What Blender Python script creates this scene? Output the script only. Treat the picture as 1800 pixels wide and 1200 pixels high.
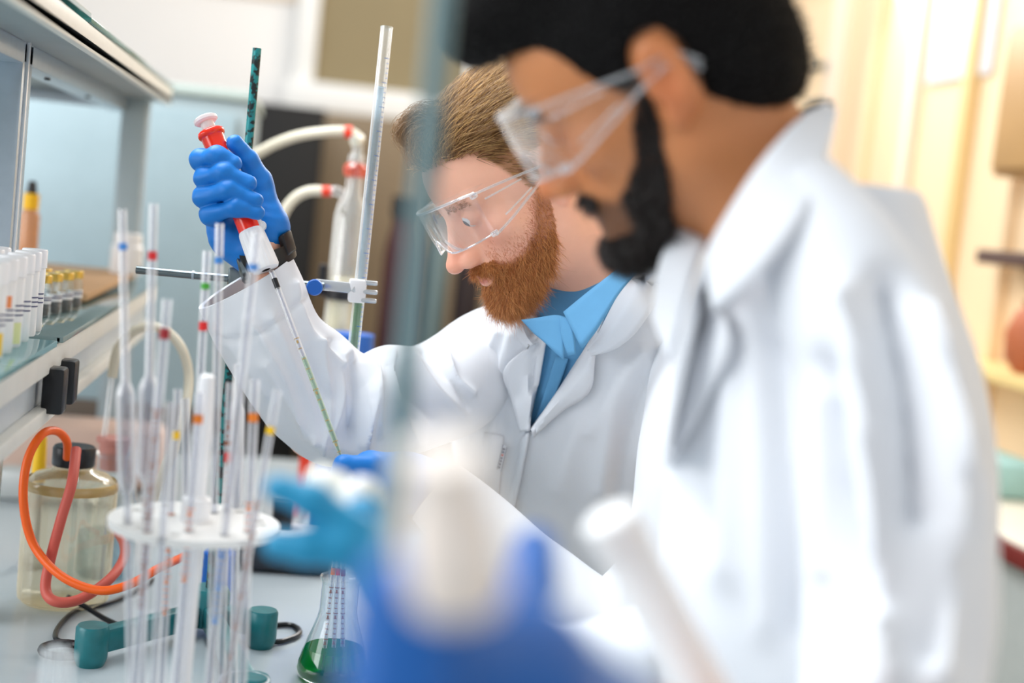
import bpy, bmesh, math, random
import numpy as np
from mathutils import Matrix, Vector
from mathutils.bvhtree import BVHTree
rng = np.random.default_rng(7); random.seed(7)
S = bpy.context.scene
for o in list(bpy.data.objects): bpy.data.objects.remove(o)
COL = S.collection
# ------------------------------------------------------------------ camera
F = 2500.0                                   # focal length in pixels of the 1800x1200 frame (50 mm on 36 mm)
YAW, PIT, ROL = math.radians(8.8), math.radians(5.05), math.radians(6.0)
CAM = np.array([0, 0, 1.45])
fw = np.array([math.sin(YAW)*math.cos(PIT), math.cos(YAW)*math.cos(PIT), -math.sin(PIT)])
_r0 = np.array([math.cos(YAW), -math.sin(YAW), 0]); _u0 = np.cross(_r0, fw)
ir = _r0*math.cos(ROL) + _u0*math.sin(ROL); iu = -_r0*math.sin(ROL) + _u0*math.cos(ROL)
cd = bpy.data.cameras.new('camera'); cam = bpy.data.objects.new('camera', cd); COL.objects.link(cam)
cam.matrix_world = Matrix(((ir[0], iu[0], -fw[0], CAM[0]), (ir[1], iu[1], -fw[1], CAM[1]), (ir[2], iu[2], -fw[2], CAM[2]), (0, 0, 0, 1)))
cd.sensor_width = 36; cd.lens = 50; cd.clip_start = 0.02; cd.clip_end = 60
cd.dof.use_dof = True; cd.dof.focus_distance = 1.63; cd.dof.aperture_fstop = 1.8
S.camera = cam
# ------------------------------------------------------------------ daylight, lamps, exposure
W = bpy.data.worlds.new('daylight'); S.world = W; W.use_nodes = True
bgn = W.node_tree.nodes['Background']; bgn.inputs[0].default_value = (0.93, 0.97, 1.0, 1); bgn.inputs[1].default_value = 0.43
def lamp(name, kind, loc, aim, energy, color=(1, 1, 1), size=1.0, size_y=None):
    l = bpy.data.lights.new(name, kind); o = bpy.data.objects.new(name, l); COL.objects.link(o); o.location = loc
    o.rotation_euler = (Vector(aim) - Vector(loc)).to_track_quat('-Z', 'Y').to_euler()
    l.energy = energy; l.color = color
    if kind == 'AREA':
        l.shape = 'RECTANGLE'; l.size = size; l.size_y = size_y or size
    if kind == 'SUN': l.angle = size
    return o
lamp('left_fill', 'AREA', (-2.5, 0.8, 2.2), (0.3, 1.6, 1.25), 40, (0.96, 0.98, 1.0), 2.2, 1.8)  # unseen soft light added on the left to brighten the faces
lamp('warm_bounce_fill', 'AREA', (2.6, -0.6, 2.5), (0.4, 1.2, 1.2), 4, (1.0, 0.90, 0.86), 1.8, 1.6)  # weak warm fill added for bounce light, no window known there
lamp('window_daylight_far', 'AREA', (1.3, 4.2, 2.7), (0.45, 1.3, 1.3), 27, (1.0, 0.95, 0.90), 1.4, 1.0)
lamp('overhead_fill', 'AREA', (-0.7, 2.0, 2.9), (0.2, 1.7, 1.1), 44, (0.92, 0.97, 1.0), 1.6, 1.2)  # unseen overhead light added to lift the bearded man
lamp('overhead_fill', 'AREA', (0.6, 4.3, 3.0), (0.6, 5.0, 1.2), 15, (1.0, 0.97, 0.92), 1.8, 1.0)  # unseen light added over the back of the room
S.view_settings.view_transform = 'Standard'; S.view_settings.look = 'None'
S.view_settings.exposure = 0.68; S.view_settings.gamma = 1.0; S.view_settings.use_curve_mapping = False
S.cycles.transparent_max_bounces = 40; S.cycles.max_bounces = 10
# ------------------------------------------------------------------ helpers
def P(x, y, d):                              # a point seen at pixel (x, y) at distance d along the view axis
    return CAM + fw*d + ir*((x-900)/F*d) - iu*((y-600)/F*d)
def ray(x, y): return fw + ir*((x-900)/F) - iu*((y-600)/F)
def atz(x, y, z):
    v = ray(x, y); return CAM + v*((z-CAM[2])/v[2])
def atx(x, y, X):
    v = ray(x, y); return CAM + v*((X-CAM[0])/v[0])
def aty(x, y, Y):
    v = ray(x, y); return CAM + v*((Y-CAM[1])/v[1])
def proj(p):
    q = np.asarray(p, float) - CAM; d = q@fw
    return np.stack([900+F*(q@ir)/d, 600-F*(q@iu)/d, d], -1)
def lin(c): return tuple(((v/255+0.055)/1.055)**2.4 if v/255 > 0.04045 else v/255/12.92 for v in c)
def nrm(v):
    v = np.asarray(v, float); return v/(np.linalg.norm(v)+1e-12)

MATS = {}
def mat(name, rgb, rough=0.5, metal=0.0, var=0.06, scale=30.0, bump=0.0, bscale=200.0, spec=0.5, sss=0.0, coat=0.0, attr=None, sheen=0.0, trans=0.0, ior=1.45, sss_r=(1, .35, .2)):
    if name in MATS: return MATS[name]
    m = bpy.data.materials.new(name); m.use_nodes = True; nt = m.node_tree; b = nt.nodes['Principled BSDF']
    c = lin(rgb); tc = nt.nodes.new('ShaderNodeTexCoord')
    nz = nt.nodes.new('ShaderNodeTexNoise'); nz.inputs['Scale'].default_value = scale; nz.inputs['Detail'].default_value = 4
    nt.links.new(tc.outputs['Object'], nz.inputs['Vector'])
    mx = nt.nodes.new('ShaderNodeMix'); mx.data_type = 'RGBA'
    nt.links.new(nz.outputs['Fac'], mx.inputs['Factor'])
    mx.inputs['A'].default_value = (*[max(0, v*(1-var)) for v in c], 1); mx.inputs['B'].default_value = (*[min(1, v*(1+var)) for v in c], 1)
    out = mx.outputs['Result']
    if attr:
        a = nt.nodes.new('ShaderNodeAttribute'); a.attribute_name = attr
        mm = nt.nodes.new('ShaderNodeMix'); mm.data_type = 'RGBA'; mm.blend_type = 'MULTIPLY'; mm.inputs['Factor'].default_value = 1
        nt.links.new(a.outputs['Color'], mm.inputs['A'])
        mx.inputs['A'].default_value = (1-var, 1-var, 1-var, 1); mx.inputs['B'].default_value = (1, 1, 1, 1)
        nt.links.new(out, mm.inputs['B']); out = mm.outputs['Result']
    nt.links.new(out, b.inputs['Base Color'])
    b.inputs['Roughness'].default_value = rough; b.inputs['Metallic'].default_value = metal
    b.inputs['Specular IOR Level'].default_value = spec; b.inputs['Coat Weight'].default_value = coat
    b.inputs['Sheen Weight'].default_value = sheen; b.inputs['Transmission Weight'].default_value = trans; b.inputs['IOR'].default_value = ior
    if sss:
        b.inputs['Subsurface Weight'].default_value = sss; b.inputs['Subsurface Radius'].default_value = sss_r; b.inputs['Subsurface Scale'].default_value = 0.008
    if bump:
        n2 = nt.nodes.new('ShaderNodeTexNoise'); n2.inputs['Scale'].default_value = bscale; n2.inputs['Detail'].default_value = 3
        nt.links.new(tc.outputs['Object'], n2.inputs['Vector'])
        bp = nt.nodes.new('ShaderNodeBump'); bp.inputs['Strength'].default_value = bump; bp.inputs['Distance'].default_value = 0.002
        nt.links.new(n2.outputs['Fac'], bp.inputs['Height']); nt.links.new(bp.outputs['Normal'], b.inputs['Normal'])
    MATS[name] = m; return m
def glass(name, tint=(240, 246, 248), base=0.05, edge=0.85, power=3.0, rough=0.03, milky_glint=0.0, milk=(255, 255, 255)):
    """thin clear glass or plastic wall: see-through, mirror-like towards grazing angles"""
    if name in MATS: return MATS[name]
    m = bpy.data.materials.new(name); m.use_nodes = True; nt = m.node_tree; nt.nodes.clear()
    o = nt.nodes.new('ShaderNodeOutputMaterial'); t = nt.nodes.new('ShaderNodeBsdfTransparent'); g = nt.nodes.new('ShaderNodeBsdfGlossy')
    t.inputs[0].default_value = (*lin(tint), 1); g.inputs['Roughness'].default_value = rough; g.inputs[0].default_value = (1, 1, 1, 1)
    lw = nt.nodes.new('ShaderNodeLayerWeight'); lw.inputs['Blend'].default_value = 0.5
    pw = nt.nodes.new('ShaderNodeMath'); pw.operation = 'POWER'; pw.inputs[1].default_value = power; nt.links.new(lw.outputs['Facing'], pw.inputs[0])
    ma = nt.nodes.new('ShaderNodeMath'); ma.operation = 'MULTIPLY_ADD'; ma.inputs[1].default_value = edge; ma.inputs[2].default_value = base
    nt.links.new(pw.outputs[0], ma.inputs[0])
    mx = nt.nodes.new('ShaderNodeMixShader'); nt.links.new(ma.outputs[0], mx.inputs[0]); nt.links.new(t.outputs[0], mx.inputs[1]); nt.links.new(g.outputs[0], mx.inputs[2])
    last = mx
    if milky_glint:
        d = nt.nodes.new('ShaderNodeBsdfDiffuse'); d.inputs[0].default_value = (*lin(milk), 1)
        tl = nt.nodes.new('ShaderNodeBsdfTranslucent'); tl.inputs[0].default_value = (*lin(milk), 1)
        ad = nt.nodes.new('ShaderNodeMixShader'); ad.inputs[0].default_value = 0.5; nt.links.new(d.outputs[0], ad.inputs[1]); nt.links.new(tl.outputs[0], ad.inputs[2])
        m2 = nt.nodes.new('ShaderNodeMixShader'); mf = nt.nodes.new('ShaderNodeMath'); mf.operation = 'MULTIPLY_ADD'; mf.use_clamp = True
        mf.inputs[1].default_value = milky_glint*2.2; mf.inputs[2].default_value = milky_glint*.3; nt.links.new(pw.outputs[0], mf.inputs[0]); nt.links.new(mf.outputs[0], m2.inputs[0])  # milk colour rises towards edges; on clear tubes it replaces bright reflections
        nt.links.new(last.outputs[0], m2.inputs[1]); nt.links.new(ad.outputs[0], m2.inputs[2]); last = m2
    nt.links.new(last.outputs[0], o.inputs[0]); MATS[name] = m; return m

def wmat(q):
    M = Matrix.Translation(q.location)
    return M if q.parent is None else wmat(q.parent) @ q.matrix_parent_inverse @ M
def link(o, parent=None):
    COL.objects.link(o)
    if parent is not None:
        o.parent = parent; M = wmat(parent)
        o.matrix_parent_inverse = M.inverted()
    return o
def tag(o, label=None, cat=None, group=None, kind=None):
    for k, v in (('label', label), ('category', cat), ('group', group), ('kind', kind)):
        if v: o[k] = v
    return o
def thing(name, label, cat, loc=(0, 0, 0), group=None):
    o = bpy.data.objects.new(name, None); o.empty_display_size = 0.05; COL.objects.link(o); o.location = [float(v) for v in loc]
    return tag(o, label, cat, group)

class MB:
    def __init__(s): s.v = []; s.f = []
    def add(s, vs, fs):
        n = len(s.v); s.v.extend([tuple(map(float, q)) for q in vs]); s.f.extend([tuple(int(i)+n for i in q) for q in fs]); return s
    def box(s, c, size, bevel=0.0, R=None, seg=2):
        bm = bmesh.new(); bmesh.ops.create_cube(bm, size=1.0)
        for v in bm.verts: v.co = Vector((v.co.x*size[0], v.co.y*size[1], v.co.z*size[2]))
        if bevel: bmesh.ops.bevel(bm, geom=bm.edges[:], offset=min(bevel, min(size)*0.49), segments=seg, affect='EDGES', profile=0.5)
        R = np.eye(3) if R is None else np.asarray(R)
        vs = [np.asarray(c) + R@np.array(v.co) for v in bm.verts]; bm.verts.index_update()
        s.add(vs, [[v.index for v in f.verts] for f in bm.faces]); bm.free(); return s
    def frame(s, ax):
        ax = nrm(ax); h = np.array([0, 0, 1.0]) if abs(ax[2]) < 0.9 else np.array([1.0, 0, 0])
        a = nrm(np.cross(h, ax)); return a, np.cross(ax, a)
    def lathe(s, prof, o, ax=(0, 0, 1), n=24):
        """prof: list of (radius, height along the axis); radius 0 closes it"""
        o = np.asarray(o, float); ax = nrm(ax); a, b = s.frame(ax); vs = []; fs = []; rows = []
        for r, h in prof:
            if r <= 1e-6: rows.append([len(vs)]); vs.append(o+ax*h)
            else:
                rows.append(list(range(len(vs), len(vs)+n)))
                for i in range(n):
                    t = 2*math.pi*i/n; vs.append(o+ax*h+(a*math.cos(t)+b*math.sin(t))*r)
        for A, B in zip(rows, rows[1:]):
            for i in range(n):
                j = (i+1) % n
                if len(A) == 1 and len(B) == 1: continue
                if len(A) == 1: fs.append((A[0], B[j], B[i]))
                elif len(B) == 1: fs.append((A[i], A[j], B[0]))
                else: fs.append((A[i], A[j], B[j], B[i]))
        return s.add(vs, fs)
    def tube(s, path, r, n=12, caps=True, smooth=0):
        path = [np.asarray(p, float) for p in path]
        rr = list(r) if hasattr(r, '__len__') else [r]*len(path)
        if smooth: path, rr = spline(path, smooth, rr)
        m = len(path); vs = []; fs = []
        T = [nrm(path[min(i+1, m-1)]-path[max(i-1, 0)]) for i in range(m)]
        a, b = s.frame(T[0])
        for i in range(m):
            a = nrm(a-T[i]*(a@T[i])); b = np.cross(T[i], a)
            for k in range(n):
                t = 2*math.pi*k/n; vs.append(path[i]+(a*math.cos(t)+b*math.sin(t))*rr[i])
        for i in range(m-1):
            for k in range(n):
                j = (k+1) % n; fs.append((i*n+k, i*n+j, (i+1)*n+j, (i+1)*n+k))
        if caps: fs.append(tuple(range(n-1, -1, -1))); fs.append(tuple((m-1)*n+k for k in range(n)))
        return s.add(vs, fs)
    def grid(s, G, closed=False):
        G = np.asarray(G, float); m, n = G.shape[:2]; vs = G.reshape(-1, 3); fs = []
        for i in range(m-1):
            for k in range(n if closed else n-1):
                j = (k+1) % n; fs.append((i*n+k, i*n+j, (i+1)*n+j, (i+1)*n+k))
        return s.add(vs, fs)
    def build(s, name, material, parent=None, smooth=True, angle=40, origin=None, solid=0.0, subsurf=0):
        me = bpy.data.meshes.new(name)
        vs = s.v if origin is None else [tuple(np.asarray(v)-np.asarray(origin)) for v in s.v]
        me.from_pydata(vs, [], s.f); me.update()
        me.materials.append(material)
        if smooth: me.shade_smooth(); me.set_sharp_from_angle(angle=math.radians(angle))
        o = bpy.data.objects.new(name, me)
        if origin is not None and parent is None: o.location = [float(v) for v in origin]
        if solid:
            md = o.modifiers.new('thickness', 'SOLIDIFY'); md.thickness = solid; md.offset = -1
        if subsurf:
            md = o.modifiers.new('smooth', 'SUBSURF'); md.levels = subsurf; md.render_levels = subsurf
        if origin is not None and parent is not None: COL.objects.link(o); o.parent = parent; return o
        return link(o, parent)
def spline(path, k, rr=None):
    p = np.asarray(path, float); m = len(p); out = []; ro = []
    for i in range(m-1):
        p0, p1, p2, p3 = p[max(i-1, 0)], p[i], p[i+1], p[min(i+2, m-1)]
        for j in range(k):
            t = j/k; out.append(0.5*((2*p1)+(-p0+p2)*t+(2*p0-5*p1+4*p2-p3)*t*t+(-p0+3*p1-3*p2+p3)*t**3))
            if rr is not None: ro.append(rr[i]*(1-t)+rr[i+1]*t)
    out.append(p[-1])
    if rr is not None: ro.append(rr[-1]); return out, ro
    return np.array(out)
def struct(name, mb, m, parent=None, **k):
    o = mb.build(name, m, parent, **k)
    if parent is None: o['kind'] = 'structure'
    return o
def copy_tree(o, parent=None):
    c = o.copy(); COL.objects.link(c)
    if parent is not None: c.parent = parent; c.matrix_parent_inverse = o.matrix_parent_inverse.copy()
    for ch in list(o.children): copy_tree(ch, c)
    return c

# ------------------------------------------------------------------ implicit surfaces -> one continuous mesh
def rc(p, a, b, ra, rb=None):
    rb = ra if rb is None else rb; a = np.asarray(a, float); b = np.asarray(b, float); ba = b-a
    h = np.clip(((p-a)@ba)/(ba@ba+1e-12), 0, 1); return np.linalg.norm(p-a-h[:, None]*ba, axis=1)-(ra+(rb-ra)*h)
def chain(p, pts, rad, k=0.004):
    d = None
    for i in range(len(pts)-1):
        e = rc(p, pts[i], pts[i+1], rad[i], rad[i+1]); d = e if d is None else smin(d, e, k)
    return d
def ell(p, c, r, R=None):
    q = p-np.asarray(c, float); r = np.asarray(r, float)
    if R is not None: q = q@np.asarray(R)
    k0 = np.linalg.norm(q/r, axis=1); k1 = np.linalg.norm(q/(r*r), axis=1)+1e-9; return k0*(k0-1)/k1
def smin(a, b, k):
    h = np.clip(0.5+0.5*(b-a)/k, 0, 1); return b*(1-h)+a*h-k*h*(1-h)
def smax(a, b, k): return -smin(-a, -b, k)
def mesh_sdf(f, lo, hi, h, B=8):
    lo = np.asarray(lo, float); hi = np.asarray(hi, float)
    n = (np.ceil((hi-lo)/h/B).astype(int)+1)*B; nb = n//B
    g = np.stack(np.meshgrid(*[np.arange(k) for k in nb], indexing='ij'), -1).reshape(-1, 3)
    c = lo+(g*B+(B-1)/2)*h; dc = f(c); act = np.abs(dc) < B*h*1.35
    V = np.where(dc < 0, -1.0, 1.0).astype(np.float32)
    D = np.repeat(np.repeat(np.repeat(V.reshape(nb), B, 0), B, 1), B, 2)
    ga = g[act]; off = np.stack(np.meshgrid(*[np.arange(B)]*3, indexing='ij'), -1).reshape(-1, 3)
    for s0 in range(0, len(ga), 400):
        idx = (ga[s0:s0+400, None, :]*B+off[None]).reshape(-1, 3); D[idx[:, 0], idx[:, 1], idx[:, 2]] = f(lo+idx*h)
    s = D < 0
    cs = np.zeros(np.array(D.shape)-1, np.int8)
    cor = [(i, j, k) for i in (0, 1) for j in (0, 1) for k in (0, 1)]
    X, Y, Z = np.array(D.shape)-1
    for i, j, k in cor: cs += s[i:i+X, j:j+Y, k:k+Z]
    cell = np.argwhere((cs > 0) & (cs < 8)); vid = -np.ones((X, Y, Z), np.int64); vid[tuple(cell.T)] = np.arange(len(cell))
    acc = np.zeros((len(cell), 3)); cnt = np.zeros(len(cell))
    for a in cor:
        for ax in range(3):
            if a[ax]: continue
            b = list(a); b[ax] = 1
            A = cell+a; Bq = cell+b; fa = D[tuple(A.T)]; fb = D[tuple(Bq.T)]; m = (fa < 0) != (fb < 0)
            t = np.where(m, fa/(fa-fb+1e-20), 0); pt = A.astype(float); pt[:, ax] += t
            acc[m] += pt[m]; cnt[m] += 1
    verts = lo+acc/cnt[:, None]*h; faces = []
    for ax in range(3):
        o1, o2 = [q for q in range(3) if q != ax]
        sl0 = [slice(None)]*3; sl1 = [slice(None)]*3; sl0[ax] = slice(0, -1); sl1[ax] = slice(1, None)
        e = np.argwhere(s[tuple(sl0)] != s[tuple(sl1)])
        e = e[(e[:, o1] > 0) & (e[:, o2] > 0) & (e[:, o1] < D.shape[o1]-1) & (e[:, o2] < D.shape[o2]-1)]
        q = []
        for d1, d2 in ((-1, -1), (0, -1), (0, 0), (-1, 0)):
            cidx = e.copy(); cidx[:, o1] += d1; cidx[:, o2] += d2; q.append(vid[tuple(cidx.T)])
        q = np.stack(q, 1); flip = s[tuple(e.T)]
        if ax == 1: flip = ~flip
        q[~flip] = q[~flip][:, ::-1]; faces.append(q)
    return verts, np.concatenate(faces)
def np_mesh(name, v, f, material, parent=None, smooth=True, colors=None):
    me = bpy.data.meshes.new(name); f = np.asarray(f)
    me.vertices.add(len(v)); me.vertices.foreach_set('co', np.asarray(v, np.float32).ravel())
    k = f.shape[1]; me.loops.add(f.size); me.loops.foreach_set('vertex_index', f.astype(np.int32).ravel())
    me.polygons.add(len(f)); me.polygons.foreach_set('loop_start', np.arange(0, f.size, k, dtype=np.int32))
    me.update(calc_edges=True); me.validate(); me.materials.append(material)
    if smooth: me.shade_smooth()
    if colors is not None:
        a = me.color_attributes.new('tint', 'FLOAT_COLOR', 'POINT')
        a.data.foreach_set('color', np.concatenate([colors, np.ones((len(colors), 1))], 1).astype(np.float32).ravel())
    o = bpy.data.objects.new(name, me); return link(o, parent)
# ------------------------------------------------------------------ materials
M_white = mat('white_paint', (240, 240, 238), 0.45)
M_cream = mat('cream_paint', (236, 208, 170), 0.6, var=0.03, scale=3)
M_cream2 = mat('pale_cream_paint', (238, 220, 200), 0.6, var=0.03, scale=3)
M_alu = mat('brushed_aluminium', (178, 190, 200), 0.32, 0.55, var=0.08, scale=60)
M_board = mat('shelf_board', (150, 158, 160), 0.6, var=0.10, scale=14, bump=0.15)
M_trim = mat('shelf_trim', (226, 224, 216), 0.4)
M_tealglass = mat('green_float_glass', (70, 130, 125), 0.06, trans=0.0, spec=0.8, var=0.1)
M_shelfglass = mat('grey_green_glass_plate', (120, 142, 142), 0.08, spec=0.8, var=0.05)
M_panel = mat('pale_blue_grey_panel', (158, 172, 176), 0.45, var=0.04, scale=4)
M_bench = mat('pale_bench_laminate', (188, 197, 202), 0.22, var=0.04, scale=9)
M_black = mat('black_plastic', (22, 22, 26), 0.35, var=0.2)
M_dark = mat('black_brown_laminate', (10, 8, 7), 0.7, var=0.1, scale=6)
M_brown = mat('taupe_brown_laminate', (128, 111, 88), 0.5, var=0.10, scale=5)
M_olive = mat('olive_window_blind', (140, 126, 94), 0.6, var=0.05, scale=4)
M_steel = mat('dull_steel', (120, 130, 134), 0.25, 0.9, var=0.1)
M_greysteel = mat('grey_green_painted_steel', (104, 132, 136), 0.35, 0.1, var=0.15, scale=12)
M_orange = mat('orange_rubber', (248, 98, 14), 0.4)
M_redhose = mat('red_rubber', (206, 92, 78), 0.5)
M_cable = mat('black_cable', (18, 20, 24), 0.3)
M_creamhose = mat('cream_silicone', (214, 206, 186), 0.35)
M_blue = mat('blue_plastic', (24, 98, 190), 0.35)
M_gold = mat('gold_lid', (212, 178, 84), 0.3, 0.6)
M_tan = mat('tan_cardboard', (190, 152, 112), 0.8, var=0.12, scale=20)
M_redpl = mat('red_plastic', (232, 66, 40), 0.35)
M_wplastic = mat('white_plastic', (240, 240, 240), 0.35, sss=0.1, sss_r=(1, 1, 1))
M_yellow = mat('yellow_plastic', (250, 196, 20), 0.4)
G_clear = glass('clear_glass')
G_pip = glass('pipette_glass', (252, 254, 255), 0.05, 0.5, 1.0, 0.10, milky_glint=0.42)  # white edges painted where clear tubes would mirror bright windows
G_pipin = glass('pipette_bore', (224, 223, 230), 0.03, 0.3, 2.5, 0.05)
G_amber = glass('amber_tinted_glass', (252, 247, 234), 0.06, 0.6, 2.5, milky_glint=0.34, milk=(244, 232, 202))
G_plastic = glass('clear_goggle_plastic', (250, 251, 252), 0.04, 0.5, 2.2, 0.10, milky_glint=0.03)
G_green = glass('green_liquid', (30, 190, 80), 0.04, 0.25, 3, milky_glint=0.6, milk=(6, 140, 50))
G_lightgreen = glass('pale_green_liquid', (206, 236, 206), 0.04, 0.3, 3, milky_glint=0.35, milk=(196, 226, 196))
def teal_mat():
    m = mat('chipped_teal_enamel', (30, 128, 130), 0.3, 0.1); nt = m.node_tree; b = nt.nodes['Principled BSDF']
    tc = [n for n in nt.nodes if n.type == 'TEX_COORD'][0]
    nz = nt.nodes.new('ShaderNodeTexNoise'); nz.inputs['Scale'].default_value = 140; nz.inputs['Detail'].default_value = 6
    r = nt.nodes.new('ShaderNodeValToRGB'); r.color_ramp.elements[0].position = 0.46; r.color_ramp.elements[1].position = 0.55
    r.color_ramp.elements[0].color = (*lin((28, 40, 40)), 1); r.color_ramp.elements[1].color = (*lin((34, 138, 138)), 1)
    nt.links.new(tc.outputs['Object'], nz.inputs['Vector']); nt.links.new(nz.outputs['Fac'], r.inputs[0]); nt.links.new(r.outputs[0], b.inputs['Base Color'])
    return m
M_teal = teal_mat()
def tealbase_mat():
    m = mat('dark_teal_enamel', (36, 116, 122), 0.3, 0.05, var=0.3, scale=60); return m
M_tealb = tealbase_mat()
# ------------------------------------------------------------------ the room
struct('floor', MB().box((0, 2.5, -0.05), (6, 9, 0.1)), mat('grey_vinyl_floor', (170, 172, 170), 0.4))
struct('wall_back', MB().box((0, 5.85, 1.5), (6, 0.1, 3.2)), mat('white_wall_paint', (246, 243, 240), 0.6, var=0.02, scale=3))
struct('wall_right', MB().box((1.80, 3.2, 1.5), (0.1, 5.4, 3.2)), M_cream)
struct('trim_1', MB().box((-0.9, 5.79, 2.42), (1.8, 0.03, 0.45), 0.005), M_cream2)      # cream lintel band
# window with an olive blind, white frame
w1 = struct('window_1', MB().box((0.30, 5.775, 2.33), (0.66, 0.02, 0.90)), M_olive)
for nm, c, s in (('window_frame', (-0.05, 5.74, 2.28), (0.085, 0.06, 1.02)), ('window_frame', (0.62, 5.74, 2.28), (0.085, 0.06, 1.02)), ('window_sill', (0.28, 5.72, 1.83), (0.80, 0.10, 0.11))):
    MB().box(c, s, 0.008).build(nm, M_white, w1)
# panelled right wall: door, frame and wall panels
d1 = struct('door_1', MB().box((1.735, 5.12, 1.15), (0.03, 0.86, 2.3), 0.004), M_cream)
MB().box((1.73, 4.66, 1.2), (0.06, 0.07, 2.4), 0.01).build('door_frame', M_cream2, d1)
h = MB().lathe([(0, 0), (0.022, 0), (0.022, 0.015), (0.012, 0.018), (0.012, 0.05), (0.02, 0.055), (0.02, 0.075), (0, 0.08)], atx(1458, 118, 1.72), (-1, 0, 0), 16).build('lock', M_steel, d1)
MB().tube([atx(1463, 182, 1.72), atx(1463, 182, 1.72)+np.array([-0.05, 0, 0]), atx(1463, 182, 1.72)+np.array([-0.055, 0.10, 0])], 0.011, 10).build('door_handle', M_steel, d1)
for i, yy in enumerate((4.36, 4.02, 3.66, 3.36)):
    struct('trim_%d' % (i+2), MB().box((1.735, yy, 1.45), (0.035, 0.05, 2.6), 0.008), (M_cream, M_cream2, mat('ochre_painted_trim', (222, 192, 136), 0.5), M_cream)[i])
nt_ = MB().box((1.742, 3.765, 2.30), (0.006, 0.40, 0.70), 0.001).build('notice_sheet', mat('pale_grey_paper', (226, 224, 226), 0.7, var=0.03, scale=20))
tag(nt_, 'pale grey paper notice taped to the cream wall', 'notice')
cb = thing('wall_cupboard', 'brown wooden cupboard on the cream wall at the right picture edge', 'cupboard', (1.66, 3.0, 1.45))
MB().box((1.69, 2.88, 1.845), (0.10, 0.80, 0.36), 0.006).build('body', mat('brown_wood', (168, 126, 74), 0.5, var=0.15, scale=8), cb)
MB().box((1.634, 2.88, 1.845), (0.016, 0.77, 0.33), 0.004).build('door', mat('brown_wood_door', (178, 138, 86), 0.5, var=0.15, scale=8), cb)
MB().box((1.69, 2.90, 1.47), (0.11, 0.80, 0.035), 0.005).build('shelf', mat('dark_brown_wood', (84, 62, 56), 0.5), cb)
tag(MB().lathe([(0, 0), (0.05, 0), (0.075, 0.03), (0.08, 0.09), (0.06, 0.14), (0.045, 0.15), (0.05, 0.165), (0.044, 0.165), (0.03, 0.14), (0, 0.13)], (1.665, 2.99, 1.215), n=28).build('clay_jar', mat('terracotta', (176, 96, 58), 0.6)),
    'orange-brown clay jar beside the white sleeve at the right picture edge', 'jar')
tag(MB().box((1.665, 3.1, 1.20), (0.16, 0.7, 0.03), 0.005).build('wall_shelf', mat('ochre_shelf', (230, 200, 136), 0.5)), 'ochre wall shelf under the orange-brown jar', 'shelf')
sc = thing('side_counter', 'pale side counter with a dark red front edge along the cream wall', 'counter', (1.5, 3.3, 0))
MB().box((1.545, 3.3, 0.93), (0.38, 2.2, 0.04), 0.004).build('worktop', mat('cream_worktop', (226, 220, 204), 0.4), sc)
MB().box((1.347, 3.3, 0.925), (0.016, 2.2, 0.035), 0.004).build('edge_strip', mat('dark_red_edge', (110, 30, 24), 0.4), sc)
for k in range(4): MB().box((1.555, 2.475+0.55*k, 0.45), (0.36, 0.54, 0.90), 0.006).build('cabinet_door', mat('grey_cabinet', (168, 172, 168), 0.5), sc)
tag(MB().tube([np.array([1.355, 2.62, 0.74])+0.05*np.array([0.1*math.sin(a*.3), math.cos(a), math.sin(a)]) for a in np.linspace(0, 12, 70)], 0.009, 8).build('coiled_hose', mat('brown_red_rubber', (122, 66, 52), 0.5)),
    'brown-red coiled hose hanging on the grey cabinet', 'hose')
tag(MB().box((1.55, 2.95, 0.99), (0.2, 0.22, 0.08), 0.02).build('folded_cloth', mat('pale_teal_cloth', (160, 200, 198), 0.8)), 'pale teal folded cloth on the side counter', 'cloth')
# ------------------------------------------------------------------ back of the room
fc = thing('fume_cupboard', 'pale blue-grey fume cupboard at the far end of the bench', 'cupboard', (-0.9, 3.3, 0))
MB().box((-0.87, 3.25, 0.81), (1.488, 0.56, 1.62), 0.006).build('body', M_panel, fc)
MB().box((-0.40, 2.962, 1.29), (0.50, 0.02, 0.60), 0.004).build('sash', mat('pale_sash_panel', (150, 168, 174), 0.4), fc)
MB().box((-0.87, 3.25, 1.632), (1.50, 0.58, 0.022), 0.004).build('top_cap', mat('pale_green_grey_cap', (176, 188, 182), 0.5), fc)
MB().box((-0.42, 2.958, 0.965), (0.60, 0.02, 0.05), 0.004).build('sill', mat('dark_brown_sill', (88, 76, 66), 0.5), fc)
dc = thing('dark_cabinet', 'black tall cabinet between the fume cupboard and the brown cabinet', 'cabinet', (-0.07, 4.8, 0))
MB().box((-0.075, 4.85, 0.86), (0.235, 0.5, 1.72), 0.006).build('body', M_dark, dc)
MB().box((-0.075, 4.592, 0.86), (0.215, 0.02, 1.66), 0.004).build('door', M_dark, dc)
bc = thing('brown_cabinet', 'taupe brown cabinet under the window', 'cabinet', (0.34, 5.4, 0))
MB().box((0.36, 5.45, 0.875), (0.80, 0.5, 1.75), 0.006).build('body', M_brown, bc)
for k in (0, 1): MB().box((0.165+0.39*k, 5.19, 0.875), (0.382, 0.02, 1.70), 0.004).build('door', M_brown, bc)
bk = thing('back_counter', 'grey-brown counter standing in front of the brown cabinet', 'counter', (0.7, 4.3, 0))
MB().box((0.72, 4.3, 0.93), (0.95, 0.5, 0.04), 0.004).build('worktop', mat('grey_worktop', (150, 146, 138), 0.4), bk)
for k in (0, 1): MB().box((0.49+0.46*k, 4.3, 0.45), (0.45, 0.48, 0.90), 0.005).build('cabinet_door', mat('grey_brown_door', (116, 106, 94), 0.5), bk)
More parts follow.
